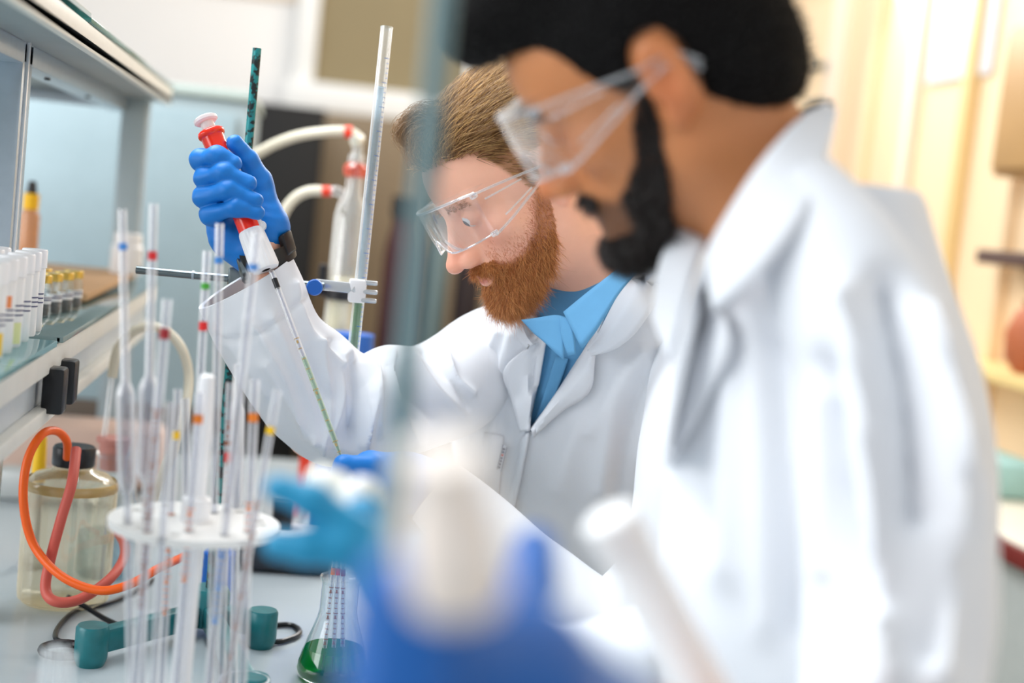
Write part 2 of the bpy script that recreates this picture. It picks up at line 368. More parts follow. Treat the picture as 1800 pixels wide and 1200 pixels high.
def bottle(nm, lab, c, r, h, m, cap, grp=None, neck=0.4):
    t = thing(nm, lab, 'bottle', c, grp)
    MB().lathe([(0, 0), (r*.94, 0), (r, r*.08), (r, h*.66), (r*.9, h*.74), (r*neck, h*.84), (r*neck, h*.92), (0, h*.92)], c, n=24).build('body', m, t)
    MB().lathe([(0, h*.88), (r*neck*1.18, h*.88), (r*neck*1.18, h), (0, h)], c, n=20).build('cap', cap, t)
    return t
bottle('reagent_bottle', 'dark red reagent bottle on the back counter, left of the grey-teal one', (0.30, 4.2, 0.95), 0.055, 0.52, mat('dark_red_glass', (72, 20, 24), 0.2), M_black, 'bottles on the back counter', 0.7)
bottle('reagent_bottle', 'grey-teal reagent bottle on the back counter behind the blurred rod', (0.405, 4.25, 0.95), 0.04, 0.50, mat('grey_teal_glass', (120, 138, 138), 0.2), M_greysteel, 'bottles on the back counter', 0.7)
bottle('reagent_bottle', 'black-brown reagent bottle on the back counter beside the bearded face', (0.50, 4.2, 0.95), 0.04, 0.46, mat('black_brown_glass', (52, 40, 40), 0.2), M_black, 'bottles on the back counter', 0.7)
bottle('reagent_bottle', 'pale grey bottle on the back counter under the bearded chin', (0.60, 4.15, 0.95), 0.05, 0.36, mat('pale_grey_glass', (190, 190, 186), 0.3), M_orange, 'bottles on the back counter', 0.6)
# ------------------------------------------------------------------ lab bench
lb = thing('lab_bench', 'pale grey laminate lab bench carrying the glassware', 'bench', (-0.4, 1.7, 0))
MB().box((-0.46, 1.72, 0.88), (1.28, 2.46, 0.04), 0.005).build('worktop', M_bench, lb)
for k in range(4): MB().box((-0.46, 0.85+0.6*k, 0.43), (1.16, 0.58, 0.86), 0.005).build('cabinet', mat('pale_cabinet', (200, 204, 204), 0.5), lb)
# ------------------------------------------------------------------ reagent shelf over the bench
XS = -0.26
rs = thing('reagent_shelf', 'aluminium reagent shelf with glass plates standing on the lab bench', 'shelf', (-0.5, 2.0, 0.9))
for xx, yy in ((-0.355, 1.75), (-0.318, 2.70)):
    p = MB().box((xx, yy, 1.25), (0.046, 0.055, 0.70), 0.004).build('post', M_alu if yy < 2 else mat('pale_post', (160, 176, 182), 0.4), rs)
    MB().box((xx+0.0245, yy-0.012, 1.25), (0.004, 0.008, 0.69), 0.001).build('lit_edge', mat('lit_aluminium', (226, 230, 234), 0.25, 0.4), p)  # pale strip paints in the lit edge of the post
MB().box((-0.46, 1.85, 1.5945), (0.40, 1.78, 0.010), 0.001).build('top_board', M_board, rs)
MB().box((XS-0.006, 1.85, 1.602), (0.012, 1.78, 0.031), 0.003).build('front_trim', M_trim, rs)
for y0, y1, dz in ((0.96, 1.70, 0.004), (1.70, 2.74, 0.0)):
    MB().box((-0.46, (y0+y1)/2, 1.6205+dz), (0.405, y1-y0-0.004, 0.006), 0.001).build('glass_plate', M_tealglass, rs)
MB().box((-0.352, 1.85, 1.577), (0.040, 1.78, 0.026), 0.003).build('beam', M_alu, rs)
for yy in (1.95, 2.30): MB().lathe([(0, 0), (0.004, 0), (0.004, -0.003), (0, -0.003)], (-0.345, yy, 1.564), n=10).build('bolt', M_black, rs)
MB().box((-0.62, 1.85, 1.585), (0.08, 1.78, 0.012)).build('rear_board', mat('beige_board', (184, 166, 140), 0.6), rs)
for yy in (1.75, 2.68): MB().box((-0.48, yy, 1.577), (0.22, 0.03, 0.022), 0.002).build('cross_beam', M_alu, rs)
for y0, y1 in ((0.98, 1.62), (1.66, 2.74)):
    MB().box((-0.44, (y0+y1)/2, 1.2565), (0.37, y1-y0, 0.007), 0.001).build('glass_plate', M_shelfglass if y0 > 1.5 else mat('pale_teal_glass', (120, 176, 182), 0.08), rs)
    MB().box((XS+0.0035-0.004, (y0+y1)/2, 1.2565), (0.005, y1-y0, 0.0065), 0.001).build('glass_edge', M_tealglass, rs)
for z0, z1, x, m in ((1.222, 1.252, XS-0.008, M_trim), (1.166, 1.184, XS-0.008, M_trim)):
    MB().box((x, 1.86, (z0+z1)/2), (0.014, 1.76, z1-z0), 0.002).build('rail', m, rs)
MB().box((-0.285, 1.86, 1.204), (0.02, 1.74, 0.05)).build('service_panel', mat('service_panel_grey', (196, 204, 210), 0.4), rs)
for px_ in ((92, 655), (112, 645)):
    q = atx(*px_, XS); MB().box((XS+0.004, q[1], 1.203), (0.024, 0.030, 0.052), 0.004).build('socket', M_black, rs)
# white plastic vials with labels
vl = thing('plastic_vial', 'x', 'vial', (0, 0, 0))
MB().lathe([(0, 0), (0.0125, 0), (0.0135, 0.002), (0.0135, 0.072), (0.012, 0.074), (0, 0.074)], (0, 0, 0), n=24).build('body', M_wplastic, vl, origin=(0, 0, 0))
MB().lathe([(0, 0.0735), (0.0145, 0.0735), (0.0145, 0.093), (0.0135, 0.0945), (0, 0.0945)], (0, 0, 0), n=24).build('cap', mat('bright_white_plastic', (246, 246, 248), 0.35), vl, origin=(0, 0, 0))
def labelband(t, z, h, col, nm='label', r=0.01375, a0=-1.9, a1=0.9):
    G = [[(r*math.cos(a), r*math.sin(a), zz) for a in np.linspace(a0, a1, 14)] for zz in (z, z+h)]
    return MB().grid(G).build(nm, col, t, origin=(0, 0, 0))
M_ink = mat('dark_blue_print', (80, 84, 120), 0.6); M_or2 = mat('orange_print', (250, 150, 90), 0.5); M_ye2 = mat('yellow_print', (250, 208, 70), 0.5); M_lg = mat('pale_yellow_green_print', (226, 230, 170), 0.5)
spots = [(-0.285, 1.37), (-0.288, 1.425), (-0.29, 1.48), (-0.292, 1.535), (-0.294, 1.59), (-0.297, 1.645), (-0.300, 1.70), (-0.325, 1.50), (-0.330, 1.56), (-0.332, 1.62), (-0.335, 1.67)]
ords = ['nearest', 'second', 'third', 'fourth', 'fifth', 'sixth', 'seventh']
vcop = [vl]+[copy_tree(vl) for _ in spots[1:]]
for i, (x, y) in enumerate(spots):
    o = vcop[i]; o.location = (x, y, 1.26); o['group'] = 'white plastic vials on the shelf'
    o['label'] = 'white plastic vial, %s in the front row on the glass shelf' % ords[i] if i < 7 else 'white plastic vial, %s in the back row on the glass shelf' % ords[i-7]
    if True:
        for zz in (0.055, 0.050, 0.045): labelband(o, zz-0.012, 0.0016, M_ink, 'print', 0.0138, -1.6+0.2*(i % 3), -0.2+0.3*(i % 2))
        if i in (0, 2): labelband(o, 0.046, 0.012, M_or2, 'orange_label', 0.0139, -1.7, -0.6)
        if i in (0, 1, 3): labelband(o, 0.004, 0.022, (M_or2, M_ye2, None, M_lg)[i], 'colour_label', 0.0139, -1.7, -0.3)
# small jars with gold lids
gj = thing('glass_jar', 'x', 'jar', (0, 0, 0))
MB().lathe([(0, 0.001), (0.0125, 0.001), (0.0135, 0.004), (0.0135, 0.036), (0.0115, 0.042), (0.0115, 0.046)], (0, 0, 0), n=24).build('body', G_clear, gj, origin=(0, 0, 0))
MB().lathe([(0, 0.003), (0.0115, 0.003), (0.0115, 0.020), (0, 0.020)], (0, 0, 0), n=20).build('filling', mat('dark_grains', (90, 84, 78), 0.7, var=0.5, scale=300), gj, origin=(0, 0, 0))
MB().lathe([(0, 0.054), (0.0125, 0.054), (0.0135, 0.0525), (0.0135, 0.044), (0.0125, 0.0435)], (0, 0, 0), n=24).build('lid', M_gold, gj, origin=(0, 0, 0))
gjs = [(-0.318, 1.86), (-0.312, 1.905), (-0.305, 1.95), (-0.300, 1.995), (-0.345, 1.93), (-0.338, 1.975)]
gcop = [gj]+[copy_tree(gj) for _ in gjs[1:]]
for i, (x, y) in enumerate(gjs):
    o = gcop[i]; o.location = (x, y, 1.26); o['group'] = 'gold-lidded jars on the shelf'
    o['label'] = 'small glass jar with gold lid, %s in the front row beside the vials' % ords[i] if i < 4 else 'small glass jar with gold lid in the back row, %s' % ('near one' if i == 4 else 'far one')
    labelband(o, 0.018, 0.010, M_wplastic, 'label'); labelband(o, 0.022, 0.0016, M_ink, 'print', 0.0139, -1.5, 0.2); labelband(o, 0.025, 0.0012, M_ink, 'print', 0.0139, -1.2, 0.4)
tag(MB().box((-0.44, 2.36, 1.272), (0.30, 0.58, 0.012), 0.003).build('cardboard_sheet', M_tan), 'tan cardboard sheet lying on the glass shelf', 'cardboard')
q = P(222, 466, 2.5)
wj = thing('plastic_jar', 'white plastic jar with screw cap standing on the cardboard sheet', 'jar', (q[0], q[1], 1.278))
MB().lathe([(0, 0), (0.027, 0), (0.028, 0.002), (0.028, 0.046), (0.022, 0.053), (0, 0.053)], (q[0], q[1], 1.278), n=28).build('body', M_wplastic, wj)
MB().lathe([(0, 0.0525), (0.024, 0.0525), (0.024, 0.068), (0.022, 0.070), (0, 0.070)], (q[0], q[1], 1.278), n=28).build('cap', M_wplastic, wj)
q = P(46, 470, 2.35); q[2] = 1.278
yb = thing('dropper_bottle', 'amber glass bottle with yellow cap behind the aluminium post', 'bottle', q)
MB().lathe([(0, 0), (0.015, 0), (0.016, 0.003), (0.016, 0.09), (0.010, 0.10), (0, 0.10)], q, n=20).build('body', mat('orange_clear_bottle', (206, 150, 110), 0.2), yb)
MB().lathe([(0, 0.099), (0.013, 0.099), (0.013, 0.125), (0, 0.125)], q, n=20).build('cap', M_yellow, yb)
MB().lathe([(0, 0.1245), (0.009, 0.1245), (0.006, 0.145), (0, 0.146)], q, n=16).build('nozzle', M_black, yb)
# ------------------------------------------------------------------ retort stand, clamp, burette
H = atz(362, 1112, 0.9)
st = thing('retort_stand', 'chipped teal retort stand with three round feet on the bench', 'stand', (H[0], H[1], 0.9))
feet = [atz(158, 1168, 0.9), atz(457, 1136, 0.9), atz(438, 1262, 0.9)]
MB().lathe([(0, 0.012), (0.024, 0.012), (0.026, 0.016), (0.026, 0.052), (0.022, 0.058), (0, 0.058)], (H[0], H[1], 0.9), n=28).build('hub', M_tealb, st)
for f in feet:
    d = nrm(np.array([f[0]-H[0], f[1]-H[1], 0])); L = np.linalg.norm(f[:2]-H[:2]); s_ = np.cross([0, 0, 1], d)
    R = np.stack([d, s_, [0, 0, 1]], 1)
    MB().box(((f[0]+H[0])/2, (f[1]+H[1])/2, 0.926), (L, 0.020, 0.028), 0.004, R).build('leg', M_tealb, st)
    ft = MB().lathe([(0, 0.0), (0.015, 0.0), (0.0175, 0.006), (0.0185, 0.010), (0.0185, 0.043), (0.0165, 0.046), (0, 0.046)], (f[0], f[1], 0.9), n=28).build('foot', M_tealb, st)
MB().tube([(H[0], H[1], 0.93), (H[0], H[1], 1.615)], 0.0052, 14).build('rod', M_teal, st)
DB = proj((H[0], H[1], 1.35))[2]
bh = thing('burette_clamp', 'steel clamp arm with blue knob holding the burette', 'clamp', P(415, 485, DB))
MB().tube([P(240, 474, DB-.016), P(345, 484, DB-.016), P(570, 503, DB-.016)], 0.0048, 12).build('arm', M_steel, bh)
MB().tube([P(338, 483, DB-.016), P(342, 483.4, DB-.016)], 0.0056, 12).build('collar', M_alu, bh)
a_ = P(422, 490, DB-.008); MB().box(a_, (0.028, 0.034, 0.030), 0.004).build('boss_head', M_steel, bh)
kn = P(553, 505, DB-.035)
MB().lathe([(0, 0), (0.0085, 0), (0.0098, 0.002), (0.0098, 0.011), (0.0085, 0.013), (0, 0.013)], kn, CAM-kn, 20).build('knob', M_blue, bh)
MB().box((P(590, 503, DB-.012)), (0.052, 0.010, 0.013), 0.003, np.stack([nrm(P(625, 510, DB)-P(560, 503, DB)), fw, nrm(np.cross(nrm(P(625, 510, DB)-P(560, 503, DB)), fw))], 1)).build('shank', mat('pale_steel', (196, 200, 202), 0.25, 0.6), bh)
MB().box(P(628, 511, DB-.006), (0.021, 0.020, 0.028), 0.003).build('jaw_block', M_wplastic, bh)
for yy, x0 in ((497, 638), (513, 638), (528, 636)):
    MB().box((P(x0+12, yy, DB-.008)), (0.019, 0.012, 0.0055), 0.002).build('jaw_finger', mat('pale_steel', (196, 200, 202), 0.25, 0.6), bh)
bt = thing('burette', 'tall glass burette held upright by the blue-knobbed clamp', 'burette', P(612, 700, DB))
T0, T1 = P(680, 47, DB), P(596, 860, DB)
MB().tube([T1, T0], 0.0072, 20, caps=False).build('tube', glass('burette_glass', (250, 252, 253), 0.06, 0.7, 1.6, 0.08, milky_glint=0.34), bt)
MB().tube([T1, T0-(T0-T1)*.13], 0.0042, 14, caps=True).build('liquid_column', glass('burette_column', (214, 228, 238), 0.04, 0.35, 2.5, milky_glint=0.25, milk=(200, 222, 236)), bt)
MB().tube([T1, T1+(T0-T1)*.43], 0.0046, 14).build('green_stripe', glass('burette_green', (150, 200, 150), 0.04, 0.3, 3, milky_glint=0.3, milk=(130, 190, 130)), bt)
MB().tube([T0-(T0-T1)*.006, T0], [0.0074, 0.0078], 20, caps=False).build('rim', G_clear, bt)
ax_ = nrm(T0-T1); side = nrm(ir - ax_*(ir@ax_))
tk = MB()
for k in range(60):
    c = T0-(T0-T1)*(0.07+0.0105*k); w = 0.0045 if k % 5 else 0.008
    a = [nrm(side*math.cos(t)-fw*math.sin(t))*0.00735 for t in np.linspace(0.25, 0.25+w/0.0073, 5)]
    tk.grid([[c+v for v in a], [c+ax_*0.0006+v for v in a]])
tag(tk.build('graduation', M_blue, bt), kind='stuff')
# a grey rod close to the camera
B1 = P(692, 870, 0.70)
gr = thing('support_rod', 'blurred grey upright support rod between the two men', 'stand', (B1[0], B1[1], 0.9))
MB().tube([(B1[0], B1[1], 0.91), (B1[0], B1[1], 1.75)], 0.0062, 16).build('rod', M_greysteel, gr)
MB().box((B1[0]-0.03, B1[1], 0.908), (0.13, 0.09, 0.016), 0.004).build('base_plate', M_tealb, gr)
# ------------------------------------------------------------------ bottles, hoses and cables on the bench
q = atz(110, 1058, 0.9)
jr = thing('aspirator_jar', 'amber-tinted glass jar with black screw cap under the shelf', 'jar', (q[0], q[1], 0.9))
MB().lathe([(0, 0.003), (0.05, 0.003), (0.056, 0.008), (0.057, 0.02), (0.057, 0.145), (0.055, 0.156), (0.046, 0.166), (0.028, 0.172), (0.024, 0.176), (0.024, 0.183)], (q[0], q[1], 0.9), n=40).build('body', G_amber, jr)
MB().lathe([(0.0575, 0.148), (0.0585, 0.151), (0.0585, 0.157), (0.0565, 0.160)], (q[0], q[1], 0.9), n=40).build('shoulder_ring', mat('amber_ring', (190, 160, 100), 0.2, spec=0.8), jr)
MB().lathe([(0, 0.178), (0.0255, 0.178), (0.0265, 0.180), (0.0265, 0.200), (0.0245, 0.203), (0, 0.203)], (q[0], q[1], 0.9), n=32).build('cap', M_black, jr)
MB().lathe([(0, 0.02), (0.004, 0.02), (0.004, 0.18), (0, 0.18)], (q[0]+0.006, q[1], 0.9), n=12).build('dip_tube', G_clear, jr)
D = 1.70
tag(MB().tube([P(118, 805, D+.07), P(117, 775, D+.05), P(98, 757, D+.03), P(72, 765, D), P(48, 810, D-.02), P(41, 880, D-.03), P(58, 955, D-.03), P(105, 1010, D-.05), P(170, 1037, D-.06), P(225, 1028, D-.06), P(280, 998, D-.04), P(330, 975, D+.1)], 0.0052, 12, smooth=6).build('rubber_hose', M_orange), 'bright orange rubber hose looping in front of the amber jar', 'hose')
tag(MB().tube([P(134, 790, D+.03), P(126, 850, D-.01), P(108, 910, D-.02), P(88, 985, D-.02), P(80, 1035, D-.03), P(98, 1057, D-.04), P(140, 1053, D-.03), P(190, 1020, D-.0), P(216, 985, D+.05), P(218, 955, D+.1), P(200, 925, D+.2)], 0.0062, 12, smooth=6).build('rubber_hose', M_redhose), 'dull red rubber hose bent in front of the amber jar', 'hose')
def onb(x, y, z=0.904): return atz(x, y, z)
tag(MB().tube([onb(118, 1048, .925), onb(150, 1066, .912), onb(190, 1090), onb(235, 1105), onb(300, 1100), onb(380, 1085), onb(470, 1125), onb(510, 1122), onb(527, 1110), onb(510, 1098), onb(470, 1100)], 0.0034, 8, smooth=6).build('power_cable', M_cable), 'black power cable snaking behind the teal stand', 'cable')
tag(MB().tube([onb(270, 1018), onb(225, 1045), onb(180, 1063), onb(135, 1072), onb(104, 1100), onb(98, 1122), onb(120, 1130), onb(135, 1133)], 0.0032, 8, smooth=6).build('power_cable', M_cable), 'black cable curving from the red hose to the teal foot', 'cable')
rg = onb(112, 1148); tag(MB().tube([rg+np.array([0.024*math.cos(a), 0.024*math.sin(a), 0.004]) for a in np.linspace(0, 2*math.pi, 25)], 0.005, 8).build('cork_ring', M_black), 'black ring lying beside the left teal foot', 'ring')
# wash bottle with pink stopper and glass tube
q = atz(182, 1010, 0.9)
wb = thing('wash_bottle', 'clear glass bottle with a pink stopper behind the amber jar', 'bottle', (q[0], q[1], 0.9))
MB().lathe([(0, 0.002), (0.036, 0.002), (0.040, 0.008), (0.040, 0.10), (0.034, 0.125), (0.020, 0.14), (0.019, 0.165), (0.024, 0.170), (0.024, 0.174)], (q[0], q[1], 0.9), n=32).build('body', G_clear, wb)
MB().lathe([(0, 0.003), (0.037, 0.003), (0.0385, 0.01), (0.0385, 0.060), (0, 0.060)], (q[0], q[1], 0.9), n=28).build('water', glass('water', (214, 226, 230), 0.05, 0.4, 3), wb)
MB().lathe([(0, 0.148), (0.0165, 0.148), (0.020, 0.185), (0.024, 0.186), (0.024, 0.192), (0, 0.192)], (q[0], q[1], 0.9), n=28).build('stopper', mat('pink_rubber', (196, 130, 118), 0.5), wb)
tb = P(183, 770, proj((q[0], q[1], 1.09))[2])
MB().tube([(q[0], q[1], 1.08), tb, tb+np.array([0.004, 0, 0.10])], 0.0036, 10).build('glass_tube', G_pip, wb)
e0 = tb+np.array([0.004, 0, 0.085]); dd = proj(e0)[2]
tag(MB().tube([e0, e0+np.array([0.003, 0, 0.03]), P(213, 605, dd), P(245, 577, dd), P(285, 578, dd), P(318, 610, dd), P(332, 665, dd), P(322, 735, dd-.03), P(300, 800, dd-.05), P(275, 860, dd-.06), P(262, 905, dd-.06)], 0.0068, 12, smooth=6).build('silicone_hose', M_creamhose), 'cream silicone hose arching behind the pipettes', 'hose')
# odds behind
q = atz(88, 905, .9)
tag(MB().box((q[0]-0.02, 2.58, 0.955), (0.34, 0.12, 0.11), 0.02).build('packing_box', mat('pinkish_beige_card', (206, 176, 160), 0.7, var=0.1, scale=10)), 'pinkish beige box at the back of the bench', 'box')
tag(MB().box((-0.36, 2.42, 0.925), (0.20, 0.06, 0.05), 0.01).build('pipe_fitting', mat('pale_grey_metal', (190, 192, 190), 0.4, 0.2)), 'pale grey metal block under the reagent shelf', 'block')
q = P(70, 800, 1.95); tag(MB().lathe([(0, 0), (0.009, 0), (0.010, 0.003), (0.008, 0.06), (0.006, 0.065), (0, 0.065)], (q[0], q[1], 1.02), n=16).build('gas_tap', M_yellow), 'yellow gas tap behind the orange hose', 'tap')
q2 = tag(MB().lathe([(0, 0), (0.02, 0), (0.02, 0.01), (0.008, 0.02), (0.008, 0.125), (0, 0.125)], (q[0], q[1], 0.9), n=16).build('tap_pillar', mat('grey_pillar', (170, 172, 172), 0.4)), 'grey pillar carrying the yellow gas tap', 'pillar')
# black instrument and blue bottle
q = atz(512, 1012, .9)
bd = thing('hotplate', 'black low instrument with a pale top rim behind the pipette stand', 'instrument', (q[0], q[1]+.06, .9))
MB().box((q[0]-0.01, q[1]+0.05, 0.925), (0.135, 0.10, 0.046), 0.012).build('body', mat('blue_black_plastic', (40, 44, 54), 0.4), bd)
MB().box((q[0]-0.01, q[1]+0.05, 0.951), (0.137, 0.102, 0.006), 0.003).build('rim', M_wplastic, bd)
MB().box((q[0]-0.02, q[1]+0.06, 0.975), (0.03, 0.03, 0.05), 0.004).build('switch_block', M_black, bd)
q = atz(378, 1062, .9); bb = thing('blue_bottle', 'bright blue ribbed bottle behind the pipettes', 'bottle', (q[0], q[1], .9))
MB().lathe([(0, 0.0), (0.020, 0.0)]+[(0.0205+0.0008*(k % 2), 0.004+0.006*k) for k in range(12)]+[(0.014, 0.08), (0, 0.08)], (q[0], q[1], .9), n=28).build('body', mat('bright_blue_plastic', (10, 110, 214), 0.35), bb)
MB().lathe([(0, 0.079), (0.012, 0.079), (0.012, 0.098), (0, 0.098)], (q[0], q[1], .9), n=20).build('cap', mat('bright_blue_plastic', (10, 110, 214), 0.35), bb)
# ------------------------------------------------------------------ gas drying column with hoses, further back
DA = 2.3; q = P(606, 500, DA); cx_, cy_ = q[0], q[1]
ga = thing('drying_column', 'blurred glass drying column with red joints behind the burette', 'glassware', (cx_, cy_, .9))
gl = glass('column_glass', (236, 240, 240), 0.12, 0.7, 2, milky_glint=0.40)
MB().lathe([(0, 0.003), (0.045, 0.003), (0.048, 0.01), (0.030, 0.06), (0.028, 0.12), (0.028, 0.30), (0.026, 0.52), (0.022, 0.54), (0.013, 0.555), (0.012, 0.62)], (cx_, cy_, .9), n=32).build('body', gl, ga)
MB().lathe([(0, 0.14), (0.024, 0.14), (0.024, 0.42), (0, 0.42)], (cx_, cy_, .9), n=24).build('pellets', mat('cream_pellets', (240, 226, 192), 0.7, var=0.1, scale=150, bump=0.3), ga)
MB().lathe([(0.0285, 0.385), (0.032, 0.386), (0.032, 0.402), (0.0285, 0.403)], (cx_, cy_, .9), n=28).build('black_band', M_black, ga)
MB().box((cx_-0.036, cy_, 1.315), (0.014, 0.02, 0.05), 0.003).build('clamp_block', M_black, ga)
MB().lathe([(0, 0.585), (0.016, 0.585), (0.019, 0.590), (0.019, 0.600), (0.013, 0.606), (0, 0.606)], (cx_, cy_, .9), n=24).build('red_joint', glass('pale_red_plastic', (250, 170, 150), .1, .4, 2, milky_glint=.5, milk=(236, 120, 96)), ga)
tp = np.array([cx_, cy_, 1.51])
MB().tube([tp, tp+np.array([0.0, 0, .02]), tp+np.array([-.006, 0, .04])], 0.008, 12, smooth=4).build('head_tube', gl, ga)
j1 = P(613, 232, DA); MB().tube([j1-ir*.006, j1+ir*.006], 0.0105, 14).build('red_joint', M_redpl, ga)
j2 = P(573, 336, DA); MB().tube([j2-ir*.006, j2+ir*.008], 0.009, 14).build('red_joint', M_redpl, ga)
MB().tube([j2+ir*.005, P(592, 335, DA), P(606, 345, DA)], 0.008, 10).build('side_tube', gl, ga)
tag(MB().tube([tp+np.array([-.006, 0, .03]), P(632, 245, DA), j1, P(570, 232, DA), P(520, 240, DA+.02), P(470, 260, DA+.05), P(430, 290, DA+.08), P(395, 350, DA+.1)], 0.0085, 12, smooth=6).build('silicone_hose', M_creamhose), 'cream silicone hose bowing from the top of the drying column', 'hose')
tag(MB().tube([j2, P(545, 336, DA), P(520, 347, DA), P(500, 372, DA), P(488, 410, DA), P(478, 470, DA), P(470, 560, DA)], 0.0085, 12, smooth=6).build('silicone_hose', M_creamhose), 'cream silicone hose hanging from the side of the drying column', 'hose')
bottle('blue_flask', 'blue plastic bottle below the burette behind the sleeve', (P(618, 600, 2.18)[0], P(618, 600, 2.18)[1], 0.9), 0.036, 0.345, M_blue, M_blue, None, 0.8)
tag(MB().box((cx_-0.03, cy_+0.12, 1.05), (0.03, 0.03, 0.30), 0.004).build('red_valve', M_redpl), 'red upright valve block behind the white sleeve', 'valve')
# ------------------------------------------------------------------ conical flask, beaker, test tubes
q = atz(583, 1192, .9); fo = np.array([q[0], q[1], .9])
fl = thing('conical_flask', 'conical glass flask holding green liquid on the bench', 'flask', fo)
MB().lathe([(0, .002), (.036, .002), (.041, .006), (.0425, .012), (.040, .022), (.0235, .072), (.0215, .082), (.0215, .112), (.0235, .117), (.0245, .119), (.0235, .1205), (.0215, .119)], fo, n=40).build('body', glass('flask_glass', (244, 249, 250), .06, .8, 2.6), fl)
MB().lathe([(0, .0035), (.035, .0035), (.0395, .007), (.041, .012), (.0385, .022), (.0335, .037), (0, .037)], fo, n=40).build('liquid', G_green, fl)
def pipette(a, b, r, band=None, bands=(), bulb=None, label='', tip=None, marks=None, group='pipettes in the round stand', jet=True):
    """a: top, b: bottom (world)"""
    a = np.asarray(a); b = np.asarray(b); L = np.linalg.norm(b-a); ax = (b-a)/L
    t = thing('pipette', label, 'pipette', b, group)
    prof = [(r, 0.0)]
    if bulb:
        b0, b1, br = bulb; n_ = 7
        prof += [(r, b0)] + [(r+(br-r)*math.sin(math.pi/2*k/n_), b0+(b1-b0)*.14*k/n_) for k in range(1, n_+1)] + [(r+(br-r)*math.cos(math.pi/2*k/n_), b1-(b1-b0)*.14*(1-k/n_)) for k in range(0, n_+1)]
    if jet: prof += [(r, L-.03), (r*.35, L)]
    else: prof += [(r, L)]
    MB().lathe(prof, a, ax, 18).build('tube', G_pip, t)
    MB().lathe([(0, .0)]+[(q_*(.42 if q_ < r*1.3 else .55), h_) for q_, h_ in prof]+[(0, L)], a, ax, 12).build('bore', G_pipin, t)
    for h0, hh, m in bands:
        MB().lathe([(r*1.03, h0), (r*1.03, h0+hh)], a, ax, 18).build('colour_band', m, t)
    if marks:
        tk = MB(); u, v = tk.frame(ax)
        if v@fw > 0: u, v = -u, -v
        for k in range(marks[1]):
            h0 = marks[0]+marks[3]*k; w = .7 if k % 5 else 1.3
            an = math.atan2(-(fw@v), -(fw@u)); arc = [(u*math.cos(t_)+v*math.sin(t_))*r*1.04 for t_ in np.linspace(an-w, an+w, 6)]
            tk.grid([[a+ax*h0+z_ for z_ in arc], [a+ax*(h0+.0011)+z_ for z_ in arc]])
            if k % 5 == 0:
                arc = [(u*math.cos(t_)+v*math.sin(t_))*r*1.04 for t_ in np.linspace(an-.35, an+.35, 4)]
                tk.grid([[a+ax*(h0+.003)+z_ for z_ in arc], [a+ax*(h0+.0065)+z_ for z_ in arc]])
        tag(tk.build('graduation', marks[2], t), kind='stuff')
    return t
B_blue = mat('blue_band', (60, 140, 220), .4); B_red = mat('red_band', (226, 30, 30), .4); B_dred = mat('dark_red_band', (160, 20, 30), .4); B_yel = mat('yellow_band', (255, 200, 0), .4)
B_or = mat('orange_band', (240, 130, 30), .4); B_gr = mat('green_band', (70, 170, 50), .4); B_brn = mat('brown_print', (150, 84, 50), .5); B_wh = mat('white_stripe', (246, 240, 244), .4)
# round pipette stand
SC = P(342, 921, 1.33)
ps = thing('pipette_stand', 'round white pipette stand full of glass pipettes on the bench', 'rack', (SC[0], SC[1], .9))
SZ = SC[2]; zb = .9
TOPS = [  # top px, depth at top, low px, depth at bottom, radius, bands, bulb px, marks, label
 ((215, 368), 1.30, (232, 1330), 1.29, .0034, [((428, 440), B_blue)], (672, 872, .0085), None, 'tall bulb pipette with a blue band, leftmost in the round stand'),
 ((270, 358), 1.30, (246, 1330), 1.33, .0036, [((440, 455), B_red)], (655, 845, .0095), ((870), 8, B_brn, .006), 'tall bulb pipette with a red band, second from the left in the stand'),
 ((294, 526), 1.27, (225, 1340), 1.27, .0040, [((577, 596), B_dred)], None, ((720), 40, B_brn, .0045), 'pipette with a dark red band leaning beside the red-banded bulb pipette'),
 ((313, 684), 1.34, (276, 1330), 1.35, .0034, [((757, 771), B_yel)], None, ((900), 16, B_or, .006), 'short pipette with a yellow band left of the white post'),
 ((364, 441), 1.37, (318, 1330), 1.36, .0036, [((498, 509), B_gr), ((566, 582), B_red)], None, ((870), 20, B_blue, .006), 'pipette with a green band standing behind the white post'),
 ((386, 393), 1.37, (368, 1340), 1.37, .0036, [((452, 463), B_blue)], None, None, 'tall straight pipette with a blue band left of the leaning one'),
 ((452, 408), 1.27, (352, 1340), 1.30, .0040, [((463, 473), B_blue)], None, ((960), 12, B_blue, .006), 'thick pipette with a blue band leaning in front of the sleeve'),
 ((405, 672), 1.38, (384, 1330), 1.38, .0036, [((795, 812), B_red), ((775, 782), B_brn)], None, ((740), 14, B_brn, .007), 'short pipette with a red band right of the white post'),
 ((448, 667), 1.30, (420, 1330), 1.32, .0040, [((725, 740), B_or)], None, ((880), 10, B_or, .006), 'pipette with an orange band near the right rim of the disc'),
 ((488, 685), 1.27, (372, 1340), 1.28, .0033, [((749, 762), B_yel)], None, ((880), 40, B_brn, .0055), 'thin pipette with a yellow band leaning out to the right'),
 ((352, 690), 1.28, (300, 1330), 1.30, .0038, [((728, 743), B_or)], None, ((890), 12, B_or, .006), 'pipette with an orange band just left of the white post'),
 ((418, 640), 1.40, (408, 1330), 1.41, .0036, [], (700, 900, .0075), None, 'plain bulb pipette behind the right half of the disc'),
 ((326, 700), 1.40, (330, 1330), 1.41, .0036, [], None, ((905), 24, B_blue, .005), 'plain pipette with blue print behind the white post'),
 ((300, 706), 1.26, (262, 1330), 1.25, .0034, [], None, None, 'plain unbanded pipette in front of the yellow-banded one'),
]
holes = []
